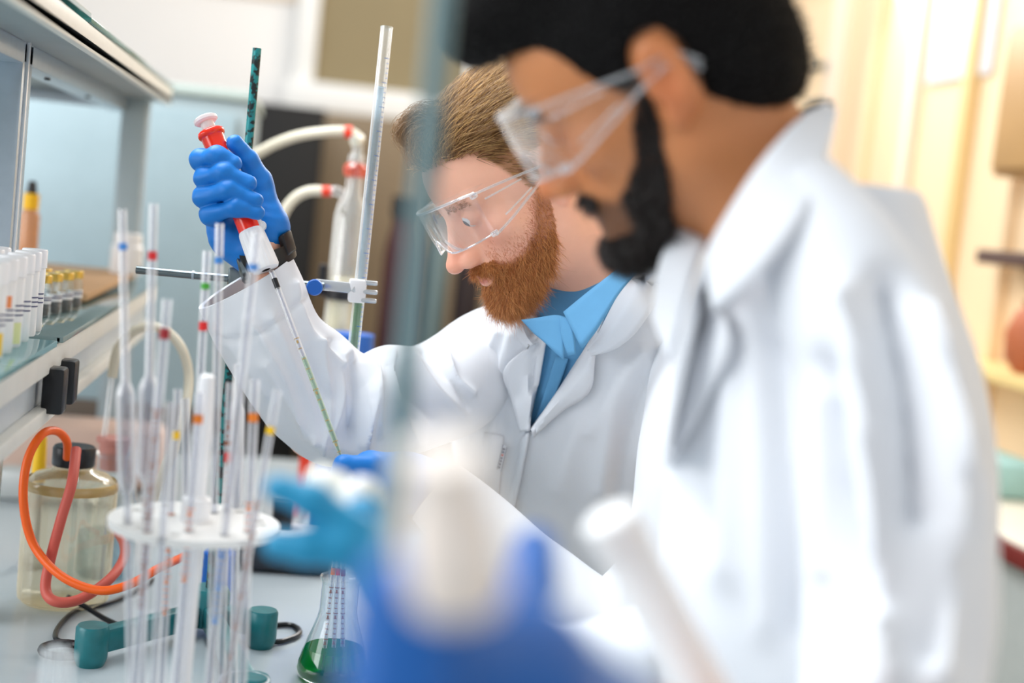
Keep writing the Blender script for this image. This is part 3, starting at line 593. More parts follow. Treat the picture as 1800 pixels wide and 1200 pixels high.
for (x0, y0), d0, (x1, y1), d1_, r, bands, bulb, marks, lab in TOPS:
    a = P(x0, y0, d0); b = P(x1, y1, d1_); ax = nrm(b-a); r = r*1.1
    L = (zb+.022-a[2])/ax[2] if ax[2] < 0 else 1; b = a+ax*L
    def hy(y): return L*(y-y0)/(proj(b)[1]-y0)
    bl = None if not bulb else (hy(bulb[0]), hy(bulb[1]), bulb[2])
    pipette(a, b, r, bands=[(hy(p0), hy(p1)-hy(p0), m) for (p0, p1), m in bands], bulb=bl, label=lab, marks=None if not marks else (hy(marks[0]), marks[1], marks[2], marks[3]))
    t = (SZ-a[2])/ax[2]; holes.append((a+ax*t, r))
def disc(z, rad, th, hs, nm, par, hr=0.0016):
    bm = bmesh.new(); bmesh.ops.create_cone(bm, cap_ends=True, segments=72, radius1=rad, radius2=rad, depth=th)
    bmesh.ops.translate(bm, verts=bm.verts, vec=(SC[0], SC[1], z)); me = bpy.data.meshes.new(nm); bm.to_mesh(me); bm.free()
    o = bpy.data.objects.new(nm, me); COL.objects.link(o); bm = bmesh.new()
    used = []
    for h_, r in hs:
        if any(np.hypot(*(h_[:2]-u[0][:2])) < r+u[1]+2*hr+.0008 for u in used): continue
        used.append((h_, r)); bmesh.ops.create_cone(bm, cap_ends=True, segments=16, radius1=r+hr, radius2=r+hr, depth=.05, matrix=Matrix.Translation((h_[0], h_[1], z)))
    mc = bpy.data.meshes.new('c'); bm.to_mesh(mc); bm.free(); oc = bpy.data.objects.new('c', mc); COL.objects.link(oc)
    md = o.modifiers.new('b', 'BOOLEAN'); md.object = oc; md.operation = 'DIFFERENCE'; md.solver = 'EXACT'
    bpy.context.view_layer.update(); dg = bpy.context.evaluated_depsgraph_get(); m2 = bpy.data.meshes.new_from_object(o.evaluated_get(dg))
    bpy.data.objects.remove(o); bpy.data.objects.remove(oc); o = bpy.data.objects.new(nm, m2); m2.materials.clear(); m2.materials.append(mat('cream_white_plastic', (240, 238, 234), .35))
    m2.shade_smooth(); m2.set_sharp_from_angle(angle=.6); bv = o.modifiers.new('bevel', 'BEVEL'); bv.width = .0012; bv.segments = 2; bv.limit_method = 'ANGLE'; bv.angle_limit = .9
    return link(o, par)
spare = [(SC+np.array([.062*math.cos(t), .062*math.sin(t), 0]), .0036) for t in np.linspace(.3, 6.3, 11)]
disc(SZ, .079, .007, holes+spare, 'disc', ps)
MB().lathe([(0, 0), (.079, 0), (.080, .003), (.080, .010), (.078, .013), (0, .013)], (SC[0], SC[1], .9), n=64).build('base', mat('cream_white_plastic', (240, 238, 234), .35), ps)
pt = P(372, 655, 1.33)
MB().lathe([(0, 0), (.0095, .0), (.0095, SZ-.9), (.014, SZ-.9+.003), (.0135, SZ-.9+.024), (.0085, SZ-.9+.028), (.0085, .9-.9+SZ-.9+.09), (.0075, pt[2]-.9-.008), (.0065, pt[2]-.9-.002), (.004, pt[2]-.9), (0, pt[2]-.9)], (SC[0], SC[1], .9), n=24).build('post', mat('bright_white_plastic', (246, 246, 248), .35), ps)
# beaker in front of the stand foot, test tubes near the camera, pipettes in the flask
bq = P(430, 1193, 1.47)
bk_ = thing('beaker', 'small glass beaker at the bottom edge below the pipette stand', 'beaker', (bq[0], bq[1], .9))
MB().lathe([(0, .003), (.021, .003), (.0235, .007), (.0235, bq[2]-.9-.006), (.0255, bq[2]-.9), (.024, bq[2]-.9+.0008), (.0222, bq[2]-.9-.005), (.0222, .01), (0, .006)], (bq[0], bq[1], .9), n=36).build('body', G_clear, bk_)
MB().lathe([(.0236, bq[2]-.9-.001), (.0262, bq[2]-.9), (.0236, bq[2]-.9+.0012)], (bq[0], bq[1], .9), n=36).build('rim', G_pip, bk_)
tq = P(102, 1200, 1.17)
tr = thing('tall_beaker', 'glass beaker with tubes at the lower left corner', 'beaker', (tq[0], tq[1], .9))
MB().lathe([(0, .003), (.026, .003), (.028, .007), (.028, .12), (.029, .122)], (tq[0], tq[1], .9), n=32).build('body', G_clear, tr)
for i, (x, y) in enumerate(((82, 1140), (98, 1132), (112, 1136), (125, 1148))):
    a = P(x, y, 1.17+.012*(i % 2)); b = np.array([tq[0]+.006*(i-1.5), tq[1]+.004*(i % 2), .906]); t = thing('glass_tube', 'blurred glass tube at the lower left corner, %s from the left' % ords[i].replace('nearest', 'first'), 'tube', b, 'tubes in the corner beaker')
    MB().tube([b, a], .0042, 14, caps=False).build('wall', G_pip, t); MB().tube([a-(a-b)*.02, a], .0044, 14, caps=False).build('rim', G_pip, t)
for i, (x0, y0, x1, y1, m) in enumerate(((578, 975, 588, 1185, B_or), (600, 960, 606, 1188, B_red), (618, 985, 600, 1190, B_dred))):
    dq = proj(fo)[2]; a = P(x0, y0, dq-.004+.006*i); b = np.array([fo[0]+.012*(i-1), fo[1]+.006*(i-1), .908]); c = np.array([fo[0]+.006*(i-1)-.004, fo[1], 1.02]); ax = nrm(c-b); a = b+ax*.15
    pipette(a, b, .0026, bands=[(.028, .008, m)], label='thin glass pipette with %s band standing in the conical flask' % ('an orange', 'a red', 'a dark red')[i], group='pipettes in the flask', marks=(.05, 12, B_brn, .006))
# ------------------------------------------------------------------ people
M_skin = mat('skin', (255, 255, 255), .45, var=.05, scale=120, attr='tint', sss=.12, bump=.10, bscale=900)
M_coat = mat('white_cotton', (230, 233, 238), .85, var=.015, scale=50, bump=.06, bscale=1500, sheen=.1)
def cloth_bump(m, scale, dist, strength):
    nt = m.node_tree; b = nt.nodes['Principled BSDF']; tc = [n for n in nt.nodes if n.type == 'TEX_COORD'][0]
    mp = nt.nodes.new('ShaderNodeMapping'); mp.inputs['Scale'].default_value = (1, 1, .45); mp.inputs['Rotation'].default_value = (.5, .35, .2)
    nz = nt.nodes.new('ShaderNodeTexNoise'); nz.noise_type = 'RIDGED_MULTIFRACTAL'; nz.inputs['Scale'].default_value = scale; nz.inputs['Detail'].default_value = 1.5; nz.inputs['Distortion'].default_value = .6
    bp = nt.nodes.new('ShaderNodeBump'); bp.inputs['Strength'].default_value = strength; bp.inputs['Distance'].default_value = dist
    nt.links.new(tc.outputs['Object'], mp.inputs['Vector']); nt.links.new(mp.outputs[0], nz.inputs['Vector']); nt.links.new(nz.outputs['Fac'], bp.inputs['Height'])
    old = b.inputs['Normal'].links[0].from_socket if b.inputs['Normal'].is_linked else None
    if old is not None: nt.links.new(old, bp.inputs['Normal'])
    nt.links.new(bp.outputs['Normal'], b.inputs['Normal'])
cloth_bump(M_coat, 8, .010, .5)
M_shirt = mat('sky_blue_cotton', (98, 160, 204), .8, var=.05, scale=60, bump=.06, bscale=1500)
cloth_bump(M_shirt, 16, .006, .35)
M_glove = mat('blue_nitrile', (5, 116, 202), .48, var=.05, scale=40, bump=.08, bscale=420)
M_tealglove = mat('teal_blue_nitrile', (30, 142, 186), .42, var=.05, scale=40, bump=.25, bscale=420)
M_trouser = mat('navy_cloth', (44, 50, 66), .8); M_shoe = mat('black_leather', (24, 22, 22), .4)
M_hair = mat('hair_strands', (255, 255, 255), .38, attr='tint', spec=.6)
G_lens = glass('goggle_lens_plastic', (248, 250, 252), .08, .6, 2.0, .08, milky_glint=.11)
G_rail = glass('goggle_edge_plastic', (240, 244, 248), .22, .75, 1.6, .12, milky_glint=.30)
HEAD = {1: (np.array([[.1786, .7889, -.588], [-.9798, .197, -.0333], [.0896, .5821, .8082]]), np.array([.2487, 1.671, 1.4902])),
        2: (np.array([[-.3073, .7348, -.6047], [-.9106, -.4115, -.0373], [-.2763, .5392, .7956]]), np.array([.2572, 1.0892, 1.5742]))}
def W_(h, v): R, t = HEAD[h]; return np.asarray(v, float)@R.T + t
def Lc(h, v): R, t = HEAD[h]; return (np.asarray(v, float)-t)@R
def head_sdf(p, neck_end, beardy=0.0):
    q = p.copy(); q[:, 0] = np.abs(q[:, 0])
    d = ell(p, (0, .015, .033), (.075, .097, .084))
    d = smin(d, ell(p, (0, -.022, -.030), (.064, .066, .082)), .03)
    d = smin(d, ell(p, (0, -.048, .042), (.058, .055, .052)), .03)
    d = smin(d, rc(q, (.050, .0, -.062), (.018, -.076, -.102), .017, .016), .028)
    d = smin(d, ell(p, (0, -.086, -.106), (.019, .015, .015)), .02)
    d = smin(d, ell(p, (0, -.076, -.070), (.029, .024, .027)), .018)
    d = smin(d, ell(q, (.047, -.056, -.026), (.022, .022, .017)), .02)
    d = smin(d, rc(q, (.012, -.089, .017), (.044, -.076, .017), .009, .009), .012)
    d = smax(d, -ell(q, (.031, -.101, -.001), (.018, .016, .011)), .012)
    d = smin(d, ell(q, (.031, -.0820, -.001), (.0145, .0125, .0120)), .004)
    d = smax(d, -ell(q, (.031, -.0965, -.0030), (.0125, .0085, .0040)), .002)
    d = smin(d, rc(p, (0, -.080, .002), (0, -.094, -.040), .0115, .0140), .012)
    d = smin(d, rc(p, (0, -.091, .006), (0, -.1185, -.040), .0078, .0088), .014)
    d = smin(d, ell(p, (0, -.1205, -.0445), (.0098, .0105, .0090)), .008)
    d = smin(d, ell(q, (.0130, -.106, -.0470), (.0068, .0105, .0080)), .009)
    d = smax(d, -ell(q, (.0075, -.1115, -.0545), (.0040, .0070, .0042)), .003)
    d = smin(d, rc(q, (0, -.1015, -.0665), (.023, -.090, -.0730), .0045, .0020), .005)
    d = smin(d, rc(q, (0, -.1000, -.0775), (.020, -.0895, -.0755), .0046, .0022), .006)
    d = smax(d, -rc(q, (0, -.107, -.0715), (.024, -.093, -.0742), .0018, .0010), .002)
    c, s = math.cos(.18), math.sin(.18); Re = np.array([[1, 0, 0], [0, c, -s], [0, s, c]])
    e = ell(q, (.077, .020, -.002), (.0095, .0185, .031), Re)
    e = smax(e, -ell(q, (.0875, .019, .001), (.0065, .0105, .019), Re), .004)
    e = smin(e, ell(q, (.0735, .011, -.030), (.006, .008, .010)), .006)
    e = smin(e, ell(q, (.076, .006, -.006), (.005, .005, .008)), .006)
    d = smin(d, e, .006)
    n = rc(p, (0, .022, -.045), neck_end, .058, .060); d = smin(d, n, .035)
    return d
Y_H = [-.2, -.085, -.06, -.045, -.03, -.015, .004, .016, .03, .06, .1, .2]; Z_H = [.070, .066, .060, .044, .014, -.010, -.020, .004, -.030, -.060, -.082, -.09]
def hair_reg(p): return p[:, 2] - np.interp(p[:, 1], Y_H, Z_H)
Y_B = [-.2, -.104, -.085, -.070, -.055, -.035, -.018, .0, .008, .020, .03]; Z_B = [-.0575, -.0555, -.0575, -.066, -.062, -.045, -.012, .006, -.022, -.05, -.3]
def beard_reg(p):
    q = np.abs(p[:, 0]); r = np.interp(p[:, 1], Y_B, Z_B)-p[:, 2]
    lips = (((q)/.023)**2+((p[:, 2]+.0745)/.0095)**2 < 1) & (p[:, 1] < -.08)
    soul = (q < .012) & (p[:, 2] > -.090) & (p[:, 2] < -.079) & (p[:, 1] < -.085)
    r = np.where(lips, -.01, r); r = np.where((p[:, 1] > -.05) & (p[:, 2] < -.100-.25*(p[:, 1]+.05)), -.01, r)
    back = np.interp(p[:, 2], [-.12, -.10, -.07, -.03, .01], [-.045, -.035, -.018, -.004, .004]); r = np.where((p[:, 1] > back) | (q > .0745), -.01, r)
    return np.where(p[:, 2] < -.130, -.01, r)
def vnormals(v, f):
    a, b, c = v[f[:, 0]], v[f[:, 1]], v[f[:, 2]]; n = np.cross(b-a, c-a); N = np.zeros_like(v)
    for k in range(f.shape[1]): np.add.at(N, f[:, k], n)
    return N/(np.linalg.norm(N, axis=1, keepdims=True)+1e-12)
def strands(name, roots, d0, bend, L, rad, cols, parent, seg=5):
    n = len(roots); t = np.linspace(0, 1, seg)
    pts = roots[:, None]+L[:, None, None]*(t[None, :, None]*d0[:, None]+(t**2)[None, :, None]*bend[:, None])
    T = np.gradient(pts, axis=1); T /= np.linalg.norm(T, axis=2, keepdims=True)+1e-12
    h = nrm(rng.normal(size=3)); A = np.cross(T, h); A /= np.linalg.norm(A, axis=2, keepdims=True)+1e-12; B = np.cross(T, A)
    rr = rad*(1-.85*t**2)[None, :, None, None]
    ang = np.array([0, 2.094, 4.189]); ring = A[:, :, None]*np.cos(ang)[None, None, :, None]+B[:, :, None]*np.sin(ang)[None, None, :, None]
    V = (pts[:, :, None]+ring*rr).reshape(-1, 3); base = (np.arange(n)*seg*3)[:, None, None]; i = np.arange(seg-1)[None, :, None]; k = np.arange(3)[None, None]
    a = base+i*3+k; b = base+i*3+(k+1) % 3; Fc = np.stack([a, b, b+3, a+3], -1).reshape(-1, 4)
    return np_mesh(name, V, Fc, M_hair, parent, True, np.repeat(cols, seg*3, 0))
def sample(v, f, nrmls, w, n):
    c = v[f].mean(1); a = np.linalg.norm(np.cross(v[f[:, 1]]-v[f[:, 0]], v[f[:, 2]]-v[f[:, 0]]), axis=1)*w(c)
    idx = rng.choice(len(f), n, p=a/a.sum()); u = rng.dirichlet(np.ones(4), n)
    return (v[f[idx]]*u[:, :, None]).sum(1), nrmls[f[idx]].mean(1)
def lincol(c): return np.array(lin(c))
def goggles(h, label):
    g = thing('safety_glasses', label, 'safety glasses', W_(h, (0, -.11, 0)))
    a = np.linspace(-1, 1, 41); x = .0735*np.sin(1.25*a)/math.sin(1.25); y = -.127+.046*(1-np.cos(1.25*a))/(1-math.cos(1.25))
    zt = .028-.004*np.abs(a)**3; zb = -.028+.020*np.exp(-(x/.015)**2)+.002*np.abs(a)**4
    G = [np.stack([x*(1-.02*(1-s)), y+.010*(1-s)**2*0+.006*(s-.5)**2, zb+(zt-zb)*s], 1) for s in np.linspace(0, 1, 9)]
    MB().grid([W_(h, r) for r in G]).build('lens', G_lens, g)
    MB().tube([W_(h, p) for p in G[-1]], .0016, 8).build('top_rim', G_rail, g)
    MB().tube([W_(h, p) for p in G[0]], .0011, 8).build('bottom_rim', G_rail, g)
    MB().grid([W_(h, np.stack([x*(1-.05*s), y+.018*s, zt+.001+.003*s], 1)) for s in (0, .5, 1)]).build('brow_guard', G_plastic, g)
    for sx in (-1, 1):
        top = np.array([(sx*.0738, -.081, .023), (sx*.0785, -.055, .020), (sx*.0815, -.020, .015), (sx*.0830, .0, .012), (sx*.081, .030, .010), (sx*.078, .045, -.005)])
        bot = np.array([(sx*.0738, -.081, -.029), (sx*.0785, -.055, -.021), (sx*.0815, -.020, -.008), (sx*.0830, .0, -.001), (sx*.081, .030, .004), (sx*.078, .043, -.010)])
        tp = spline(top, 5); bo = spline(bot, 5)
        arm = MB().grid([W_(h, bo+(tp-bo)*s) for s in np.linspace(0, 1, 5)]).build('temple_arm', G_plastic, g)
        MB().tube([W_(h, p) for p in tp], .0015, 8).build('arm_rail', G_rail, arm); MB().tube([W_(h, p) for p in bo], .0015, 8).build('arm_rail', G_rail, arm)
        for f0, f1, s in ((.10, .42, .80), (.16, .46, .20)):
            i0, i1 = int(f0*len(tp)), int(f1*len(tp)); MB().tube([W_(h, bo[i]+(tp[i]-bo[i])*s+np.array([sx*.0012, 0, 0])) for i in range(i0, i1)], .0011, 6).build('stiffening_rib', G_rail, arm)
        for zz in (.0215, -.0265): MB().box(W_(h, (sx*.0745, -.082, zz)), (.005, .009, .006), .0015, HEAD[h][0]).build('hinge', G_rail, g)
        # nose pad, one side
        MB().tube([W_(h, (sx*p[0], p[1], p[2])) for p in ((.010, -.119, -.012), (.014, -.114, -.024), (.017, -.108, -.030))], .0015, 8, smooth=3).build('nose_pad', G_rail, g)
    return g
def crease_disp(V, N, creases):
    px = proj(V); face = np.clip((N@-fw)*2+.3, 0, 1); out = np.zeros(len(V))
    for pts, amp, w in creases:
        pts = np.array(pts, float); best = np.full(len(V), 1e9)
        if len(pts) > 2: pts = spline(pts, 4)
        for a, b in zip(pts[:-1], pts[1:]):
            ab = b-a; t = np.clip(((px[:, :2]-a)@ab)/(ab@ab), 0, 1); best = np.minimum(best, np.linalg.norm(px[:, :2]-a-t[:, None]*ab, axis=1))
        out += 1.15*amp*np.exp(-(best/w)**1.35)
    return out*face
def gnormals(G, closed=True):
    du = np.gradient(G, axis=0); dv = (np.roll(G, -1, 1)-np.roll(G, 1, 1)) if closed else np.gradient(G, axis=1)
    n = np.cross(dv, du); return n/(np.linalg.norm(n, axis=2, keepdims=True)+1e-12)
def wob(V, f, amp, seed=0):
    r = np.random.default_rng(seed); o = np.zeros(len(V))
    for _ in range(7):
        k = r.normal(size=3); k[2] *= .35; k = nrm(k)*f*r.uniform(.6, 1.6); o += np.sin(V@k+r.uniform(0, 6.3))
    return amp*o/7
def torso(rings, Ld, Fd, n=140, m=120, e=2.3, creases=(), noise=.004, seed=0, inset=0.0):
    A = np.array([list(c)+[w, d] for c, w, d in rings], float); A = spline(A, 16)
    idx = np.linspace(0, len(A)-1, m); A = np.stack([np.interp(idx, np.arange(len(A)), A[:, k]) for k in range(5)], 1)
    th = np.linspace(0, 2*math.pi, n, endpoint=False); s, c = np.sin(th), np.cos(th)
    ss = np.sign(s)*np.abs(s)**(2/e); cc = np.sign(c)*np.abs(c)**(2/e)
    G = A[:, None, :3]+np.asarray(Ld)[None, None]*(ss[None]*(A[:, 3]-inset)[:, None])[..., None]+np.asarray(Fd)[None, None]*(cc[None]*(A[:, 4]-inset)[:, None])[..., None]
    N = gnormals(G); cen = A[:, None, :3]; flip = np.sign(((G-cen)*N).sum(2, keepdims=True)); N = N*np.where(flip == 0, 1, flip)
    V = G.reshape(-1, 3); Nn = N.reshape(-1, 3); fade = np.clip((m-1-np.repeat(np.arange(m), n))/12, 0, 1)
    V = V+Nn*((crease_disp(V, Nn, creases)+wob(V, 26, noise, seed))*fade)[:, None]
    return V.reshape(m, n, 3)
def gmesh(G, closed=True):
    m, n = G.shape[:2]; F_ = []
    i, k = np.meshgrid(np.arange(m-1), np.arange(n if closed else n-1), indexing='ij'); j = (k+1) % n
    return G.reshape(-1, 3), np.stack([i*n+k, i*n+j, (i+1)*n+j, (i+1)*n+k], -1).reshape(-1, 4)
def inpoly(px, poly):
    poly = np.array(poly, float); x, y = px[:, 0], px[:, 1]; ins = np.zeros(len(px), bool)
    for (x0, y0), (x1, y1) in zip(poly, np.roll(poly, -1, 0)):
        c = ((y0 > y) != (y1 > y)) & (x < (x1-x0)*(y-y0)/(y1-y0+1e-9)+x0); ins ^= c
    return ins
def sleeve(rings, creases=(), n=72, m=130, noise=.003, seed=1, lip=.05):
    A = [];
    for Lp, Rp, d, t in rings:
        dl, dr = d if hasattr(d, '__len__') else (d, d)
        A.append(np.concatenate([P(*Lp, dl), P(*Rp, dr), [t]]))
    A = spline(np.array(A), 14); idx = np.linspace(0, len(A)-1, m); A = np.stack([np.interp(idx, np.arange(len(A)), A[:, k]) for k in range(7)], 1)
    C = (A[:, :3]+A[:, 3:6])/2; E1 = (A[:, 3:6]-A[:, :3])/2; T = np.gradient(C, axis=0); T /= np.linalg.norm(T, axis=1, keepdims=True)
    E2 = np.cross(E1, T); E2 /= np.linalg.norm(E2, axis=1, keepdims=True)+1e-9; E2 *= A[:, 6:7]
    th = np.linspace(0, 2*math.pi, n, endpoint=False)
    G = C[:, None]+E1[:, None]*np.cos(th)[None, :, None]+E2[:, None]*np.sin(th)[None, :, None]
    N = G-C[:, None]; N /= np.linalg.norm(N, axis=2, keepdims=True)
    V = G.reshape(-1, 3); Nn = N.reshape(-1, 3); V = V+Nn*(crease_disp(V, Nn, creases)+wob(V, 40, noise, seed))[:, None]; G = V.reshape(m, n, 3)
    if lip:
        inner = [G[0]+(C[0]-G[0])*.05, ] + [G[k]+(C[k]-G[k])*.10 for k in range(2, 22, 4)]
        G = np.concatenate([np.array(inner[::-1]), G], 0)
    return G
def strip(inner, outer, bvhs, off=.006, k=6, fall=None, nu=26, lift=None):
    """a cloth strip lying on the garment below it; inner/outer are its two edges"""
    def rs(pl):
        p = spline(np.array(pl, float), 8); L = np.r_[0, np.cumsum(np.linalg.norm(np.diff(p[:, :2], axis=0), axis=1))]; t = np.linspace(0, L[-1], nu)
        return np.stack([np.interp(t, L, p[:, c]) for c in range(p.shape[1])], 1)
    A, B = rs(inner), rs(outer); G = np.zeros((nu, k+1, 3))
    for i in range(nu):
        for j in range(k+1):
            s = j/k; px = A[i]*(1-s)+B[i]*s
            if len(px) == 3: G[i, j] = P(*px); continue
            v = Vector(ray(*px[:2])).normalized(); best = None
            for b in bvhs:
                hit = b.ray_cast(Vector(CAM), v)
                if hit[0] is not None and (best is None or hit[3] < best[0]): best = (hit[3], hit[0], hit[1])
            if best is None: G[i, j] = P(px[0], px[1], fall or 1.65); continue
            bump = off*(1 if lift is None else lift(s)); G[i, j] = np.array(best[1])-np.array(v)*bump
    # smooth the draped depth a little
    for _ in range(2): G[1:-1] = .25*G[:-2]+.5*G[1:-1]+.25*G[2:]
    return G
def glove(name, f, pts, parent, m, h=.0016, pad=.035):
    pts = np.array(pts); v, fc_ = mesh_sdf(f, pts.min(0)-pad, pts.max(0)+pad, h); return np_mesh(name, v, fc_, m, parent)
def PX(l): return [P(*q[:3]) for q in l]
def legs(root, hip, Ld, Fd, z0=.95):
    hip = np.array(hip)
    for s in (-1, 1):
        a = np.array([hip[0], hip[1], z0])+np.array(Ld)*.095*s; b = np.array([a[0], a[1], .07])+np.array(Ld)*.02*s-np.array(Fd)*.02
        MB().tube([a, (a*.5+b*.5)+np.array(Fd)*.015, b], [.092, .068, .055], 24, smooth=6).build('trouser_leg', M_trouser, root)
        v, fc_ = mesh_sdf(lambda p: smin(rc(p, b*[1, 1, 0]+[0, 0, .045], b*[1, 1, 0]+[0, 0, .04]+np.array(Fd)*.16, .045, .038), rc(p, b*[1, 1, 0]+[0, 0, .05], b*[1, 1, 0]+[0, 0, .11], .045, .045), .02), b*[1, 1, 0]-.25, b*[1, 1, 0]+.25, .008)
        v[:, 2] = np.maximum(v[:, 2], .003); np_mesh('shoe', v, fc_, M_shoe, root)
def body_mesh(h, root, N, spine, arms, skin, hairc, beardc, lipc, hres, legs_=True):
    ne = Lc(h, N); f = lambda p: head_sdf(p, ne)
    lo = np.minimum([-.10, -.145, -.15], ne-.08); hi = np.maximum([.10, .13, .135], ne+.08)
    v, fa = mesh_sdf(f, lo, hi, hres); nl = vnormals(v, fa)
    ctr = np.tile(lincol(skin), (len(v), 1))
    def blend(w, c): nonlocal ctr; w = np.clip(w, 0, 1)[:, None]; ctr = ctr*(1-w)+np.array(c)*w
    q = np.abs(v[:, 0]); red = lincol(skin)*np.array([1.02, .66, .60])
    blend(.75*np.exp(-(((v-np.array([0, -.118, -.043]))/.016)**2).sum(1)), red)
    blend(.45*np.exp(-(((np.c_[q, v[:, 1:]]-np.array([.042, -.075, -.03]))/.022)**2).sum(1)), red)
    blend(.6*np.exp(-(((np.c_[q, v[:, 1:]]-np.array([.082, .015, -.01]))/np.array([.012, .02, .035]))**2).sum(1)), red)
    lip = np.exp(-((q/.022)**4+((v[:, 2]+.0730)/.0075)**4))*(v[:, 1] < -.086); blend(lip*.85, lincol(lipc))
    blend(np.clip(hair_reg(v)/.012, 0, 1)*.85*(v[:, 2] > -.09)*((q < .0735) | (v[:, 1] > .036) | (v[:, 2] > .032)), lincol(hairc)); blend(np.clip(beard_reg(v)/.010, 0, 1)*.75, lincol(beardc))
    blend(np.exp(-(((np.c_[q, v[:, 1:]]-np.array([.030, -.094, -.004]))/np.array([.016, .02, .009]))**2).sum(1))*.25, red)
    def fb(p):
        d = chain(p, spine, [.050, .080, .085, .085, .085][:len(spine)], .05)
        for a in arms: d = smin(d, chain(p, a, [.036, .034, .030, .027, .027][:len(a)], .02), .03)
        return d
    allp = np.array(list(spine)+[q_ for a in arms for q_ in a]); vb, fbm = mesh_sdf(fb, allp.min(0)-.13, allp.max(0)+.13, .009)
    cb_ = np.tile(lincol(skin), (len(vb), 1))
    o = np_mesh('body', np.concatenate([W_(h, v), vb]), np.concatenate([fa, fbm+len(v)]), M_skin, root, True, np.concatenate([ctr, cb_]))
    for s in (-1, 1):
        c = W_(h, (s*.031, -.0826, -.0015)); eye = MB().lathe([(0, -.0118)]+[(.0118*math.sin(t), -.0118*math.cos(t)) for t in np.linspace(.15, 3.0, 16)]+[(0, .0118)], c, n=20).build('eye', mat('eye_white', (226, 222, 220), .15), root)
        ax = nrm(W_(h, (s*.031, -.12, -.016))-c); MB().lathe([(.0055, .0106), (.003, .0118), (0, .0122)], c, ax, 16).build('iris', mat('iris', (76, 88, 98), .1), eye)
    return v, fa, nl
# ============================ man with the ginger beard ============================
m1 = thing('person', 'man with ginger beard in a white lab coat and blue shirt raising a pipette', 'person', (.56, 1.86, 0))
N1 = np.array([.378, 1.695, 1.375]); L1 = nrm([.76, -.65, 0]); F1 = nrm([-.65, -.76, 0])
RS, EL, WR = np.array([.285, 1.85, 1.25]), P(555, 752, 1.72), P(462, 432, 1.645)
v1, f1, n1 = body_mesh(1, m1, N1, [N1, (.41, 1.765, 1.25), (.485, 1.83, 1.08), (.535, 1.86, .93)], [[RS, EL, (EL+WR)/2, WR], [(.47, 1.64, 1.27), P(1195, 1010, 1.55), P(1070, 1118, 1.55), P(930, 1025, 1.56), P(752, 858, 1.585)]], (250, 190, 162), (150, 104, 62), (176, 104, 58), (214, 118, 114), .0021)
def cols(n, lo, hi, p=1.0): t = rng.random((n, 1))**p; return lincol(lo)*(1-t)+lincol(hi)*t
# hair, combed up and back
r, n = sample(v1, f1, n1, lambda c: (hair_reg(c) > .001)*((np.abs(c[:, 0]) < .074) | (c[:, 2] > .03) | (c[:, 1] > .04))*(1+2*(c[:, 2] > .05)), 11000)
topw = np.clip((r[:, 2]-.045)/.035, 0, 1)[:, None]; side = 1-topw
d0 = n*(.45+.55*topw)+np.array([0, .30, .20])*topw+np.array([0, .75, -.45])*side+rng.normal(size=r.shape)*.16
d0 /= np.linalg.norm(d0, axis=1, keepdims=True); bend = np.array([0, .45, -.28])*topw+np.array([0, .1, -.12])*side-n*.25
Lh = (.013+.046*topw[:, 0]*np.clip(1.2-(r[:, 1]+.06)*4, .5, 1.25))*rng.uniform(.7, 1.15, len(r))
strands('hair', W_(1, r), d0@HEAD[1][0].T, bend@HEAD[1][0].T, Lh, .00032, cols(len(r), (104, 66, 34), (232, 186, 118), 1.3), m1)
# loose locks at the front
lk = []
for (pl, nn, sp) in (([(752, 215, 1.60), (728, 205, 1.60), (708, 220, 1.60), (702, 240, 1.60), (716, 256, 1.60)], 90, .005), ([(748, 225, 1.60), (728, 235, 1.60), (722, 262, 1.60), (730, 296, 1.60)], 70, .006), ([(760, 195, 1.60), (735, 195, 1.60), (716, 215, 1.60), (700, 236, 1.60), (712, 250, 1.60)], 80, .006)):
    c = spline(np.array(PX(pl)), 5)
    for _ in range(nn): lk.append((c+rng.normal(size=3)*sp*np.linspace(1, .75, len(c))[:, None]+rng.normal(size=c.shape)*.0005))
lm = MB()
for c in lk: lm.tube(c, np.linspace(.00034, .0001, len(c)), 3, caps=False)
fr = np_mesh('fringe', np.array(lm.v), np.array(lm.f), M_hair, m1, True, np.repeat(cols(len(lk), (110, 80, 54), (196, 168, 130)), len(lk[0])*3, 0)) if len({len(c) for c in lk}) == 1 else lm.build('fringe', mat('brown_hair', (150, 118, 84), .4), m1)
# beard
r, n = sample(v1, f1, n1, lambda c: np.clip(beard_reg(c)/.008, 0, 1)*(.30+.7*np.clip((-.045-c[:, 2])/.03, 0, 1))+2.0*((beard_reg(c) > 0) & (c[:, 2] > -.067) & (c[:, 1] < -.085)), 17000)
jaw = np.clip((-.05-r[:, 2])/.05, 0, 1); must = ((r[:, 2] > -.070) & (r[:, 1] < -.085))
d0 = n*.75+np.array([0, -.10, -.70])+np.sign(r[:, :1])*must[:, None]*np.array([.7, .2, 0])+rng.normal(size=r.shape)*.30
d0 /= np.linalg.norm(d0, axis=1, keepdims=True); bend = np.array([0, 0, -.30])-n*.30+rng.normal(size=r.shape)*.38
Lb = (.005+.013*jaw)*rng.uniform(.6, 1.15, len(r)); Lb[must] = .011*rng.uniform(.7, 1.1, must.sum())
strands('beard', W_(1, r), d0@HEAD[1][0].T, bend@HEAD[1][0].T, Lb, .00023, cols(len(r), (172, 92, 42), (250, 180, 110), 1.0), m1)
r, n = sample(v1, f1, n1, lambda c: np.exp(-(np.clip(-beard_reg(c), 0, 1)/.012)**2)*(c[:, 1] > -.088)*(c[:, 1] < .0)*(c[:, 2] < -.012)*(c[:, 2] > -.11)*(np.abs(c[:, 0]) < .0735)*(c[:, 2] > np.interp(c[:, 1], Y_B, Z_B)-.004), 1500)
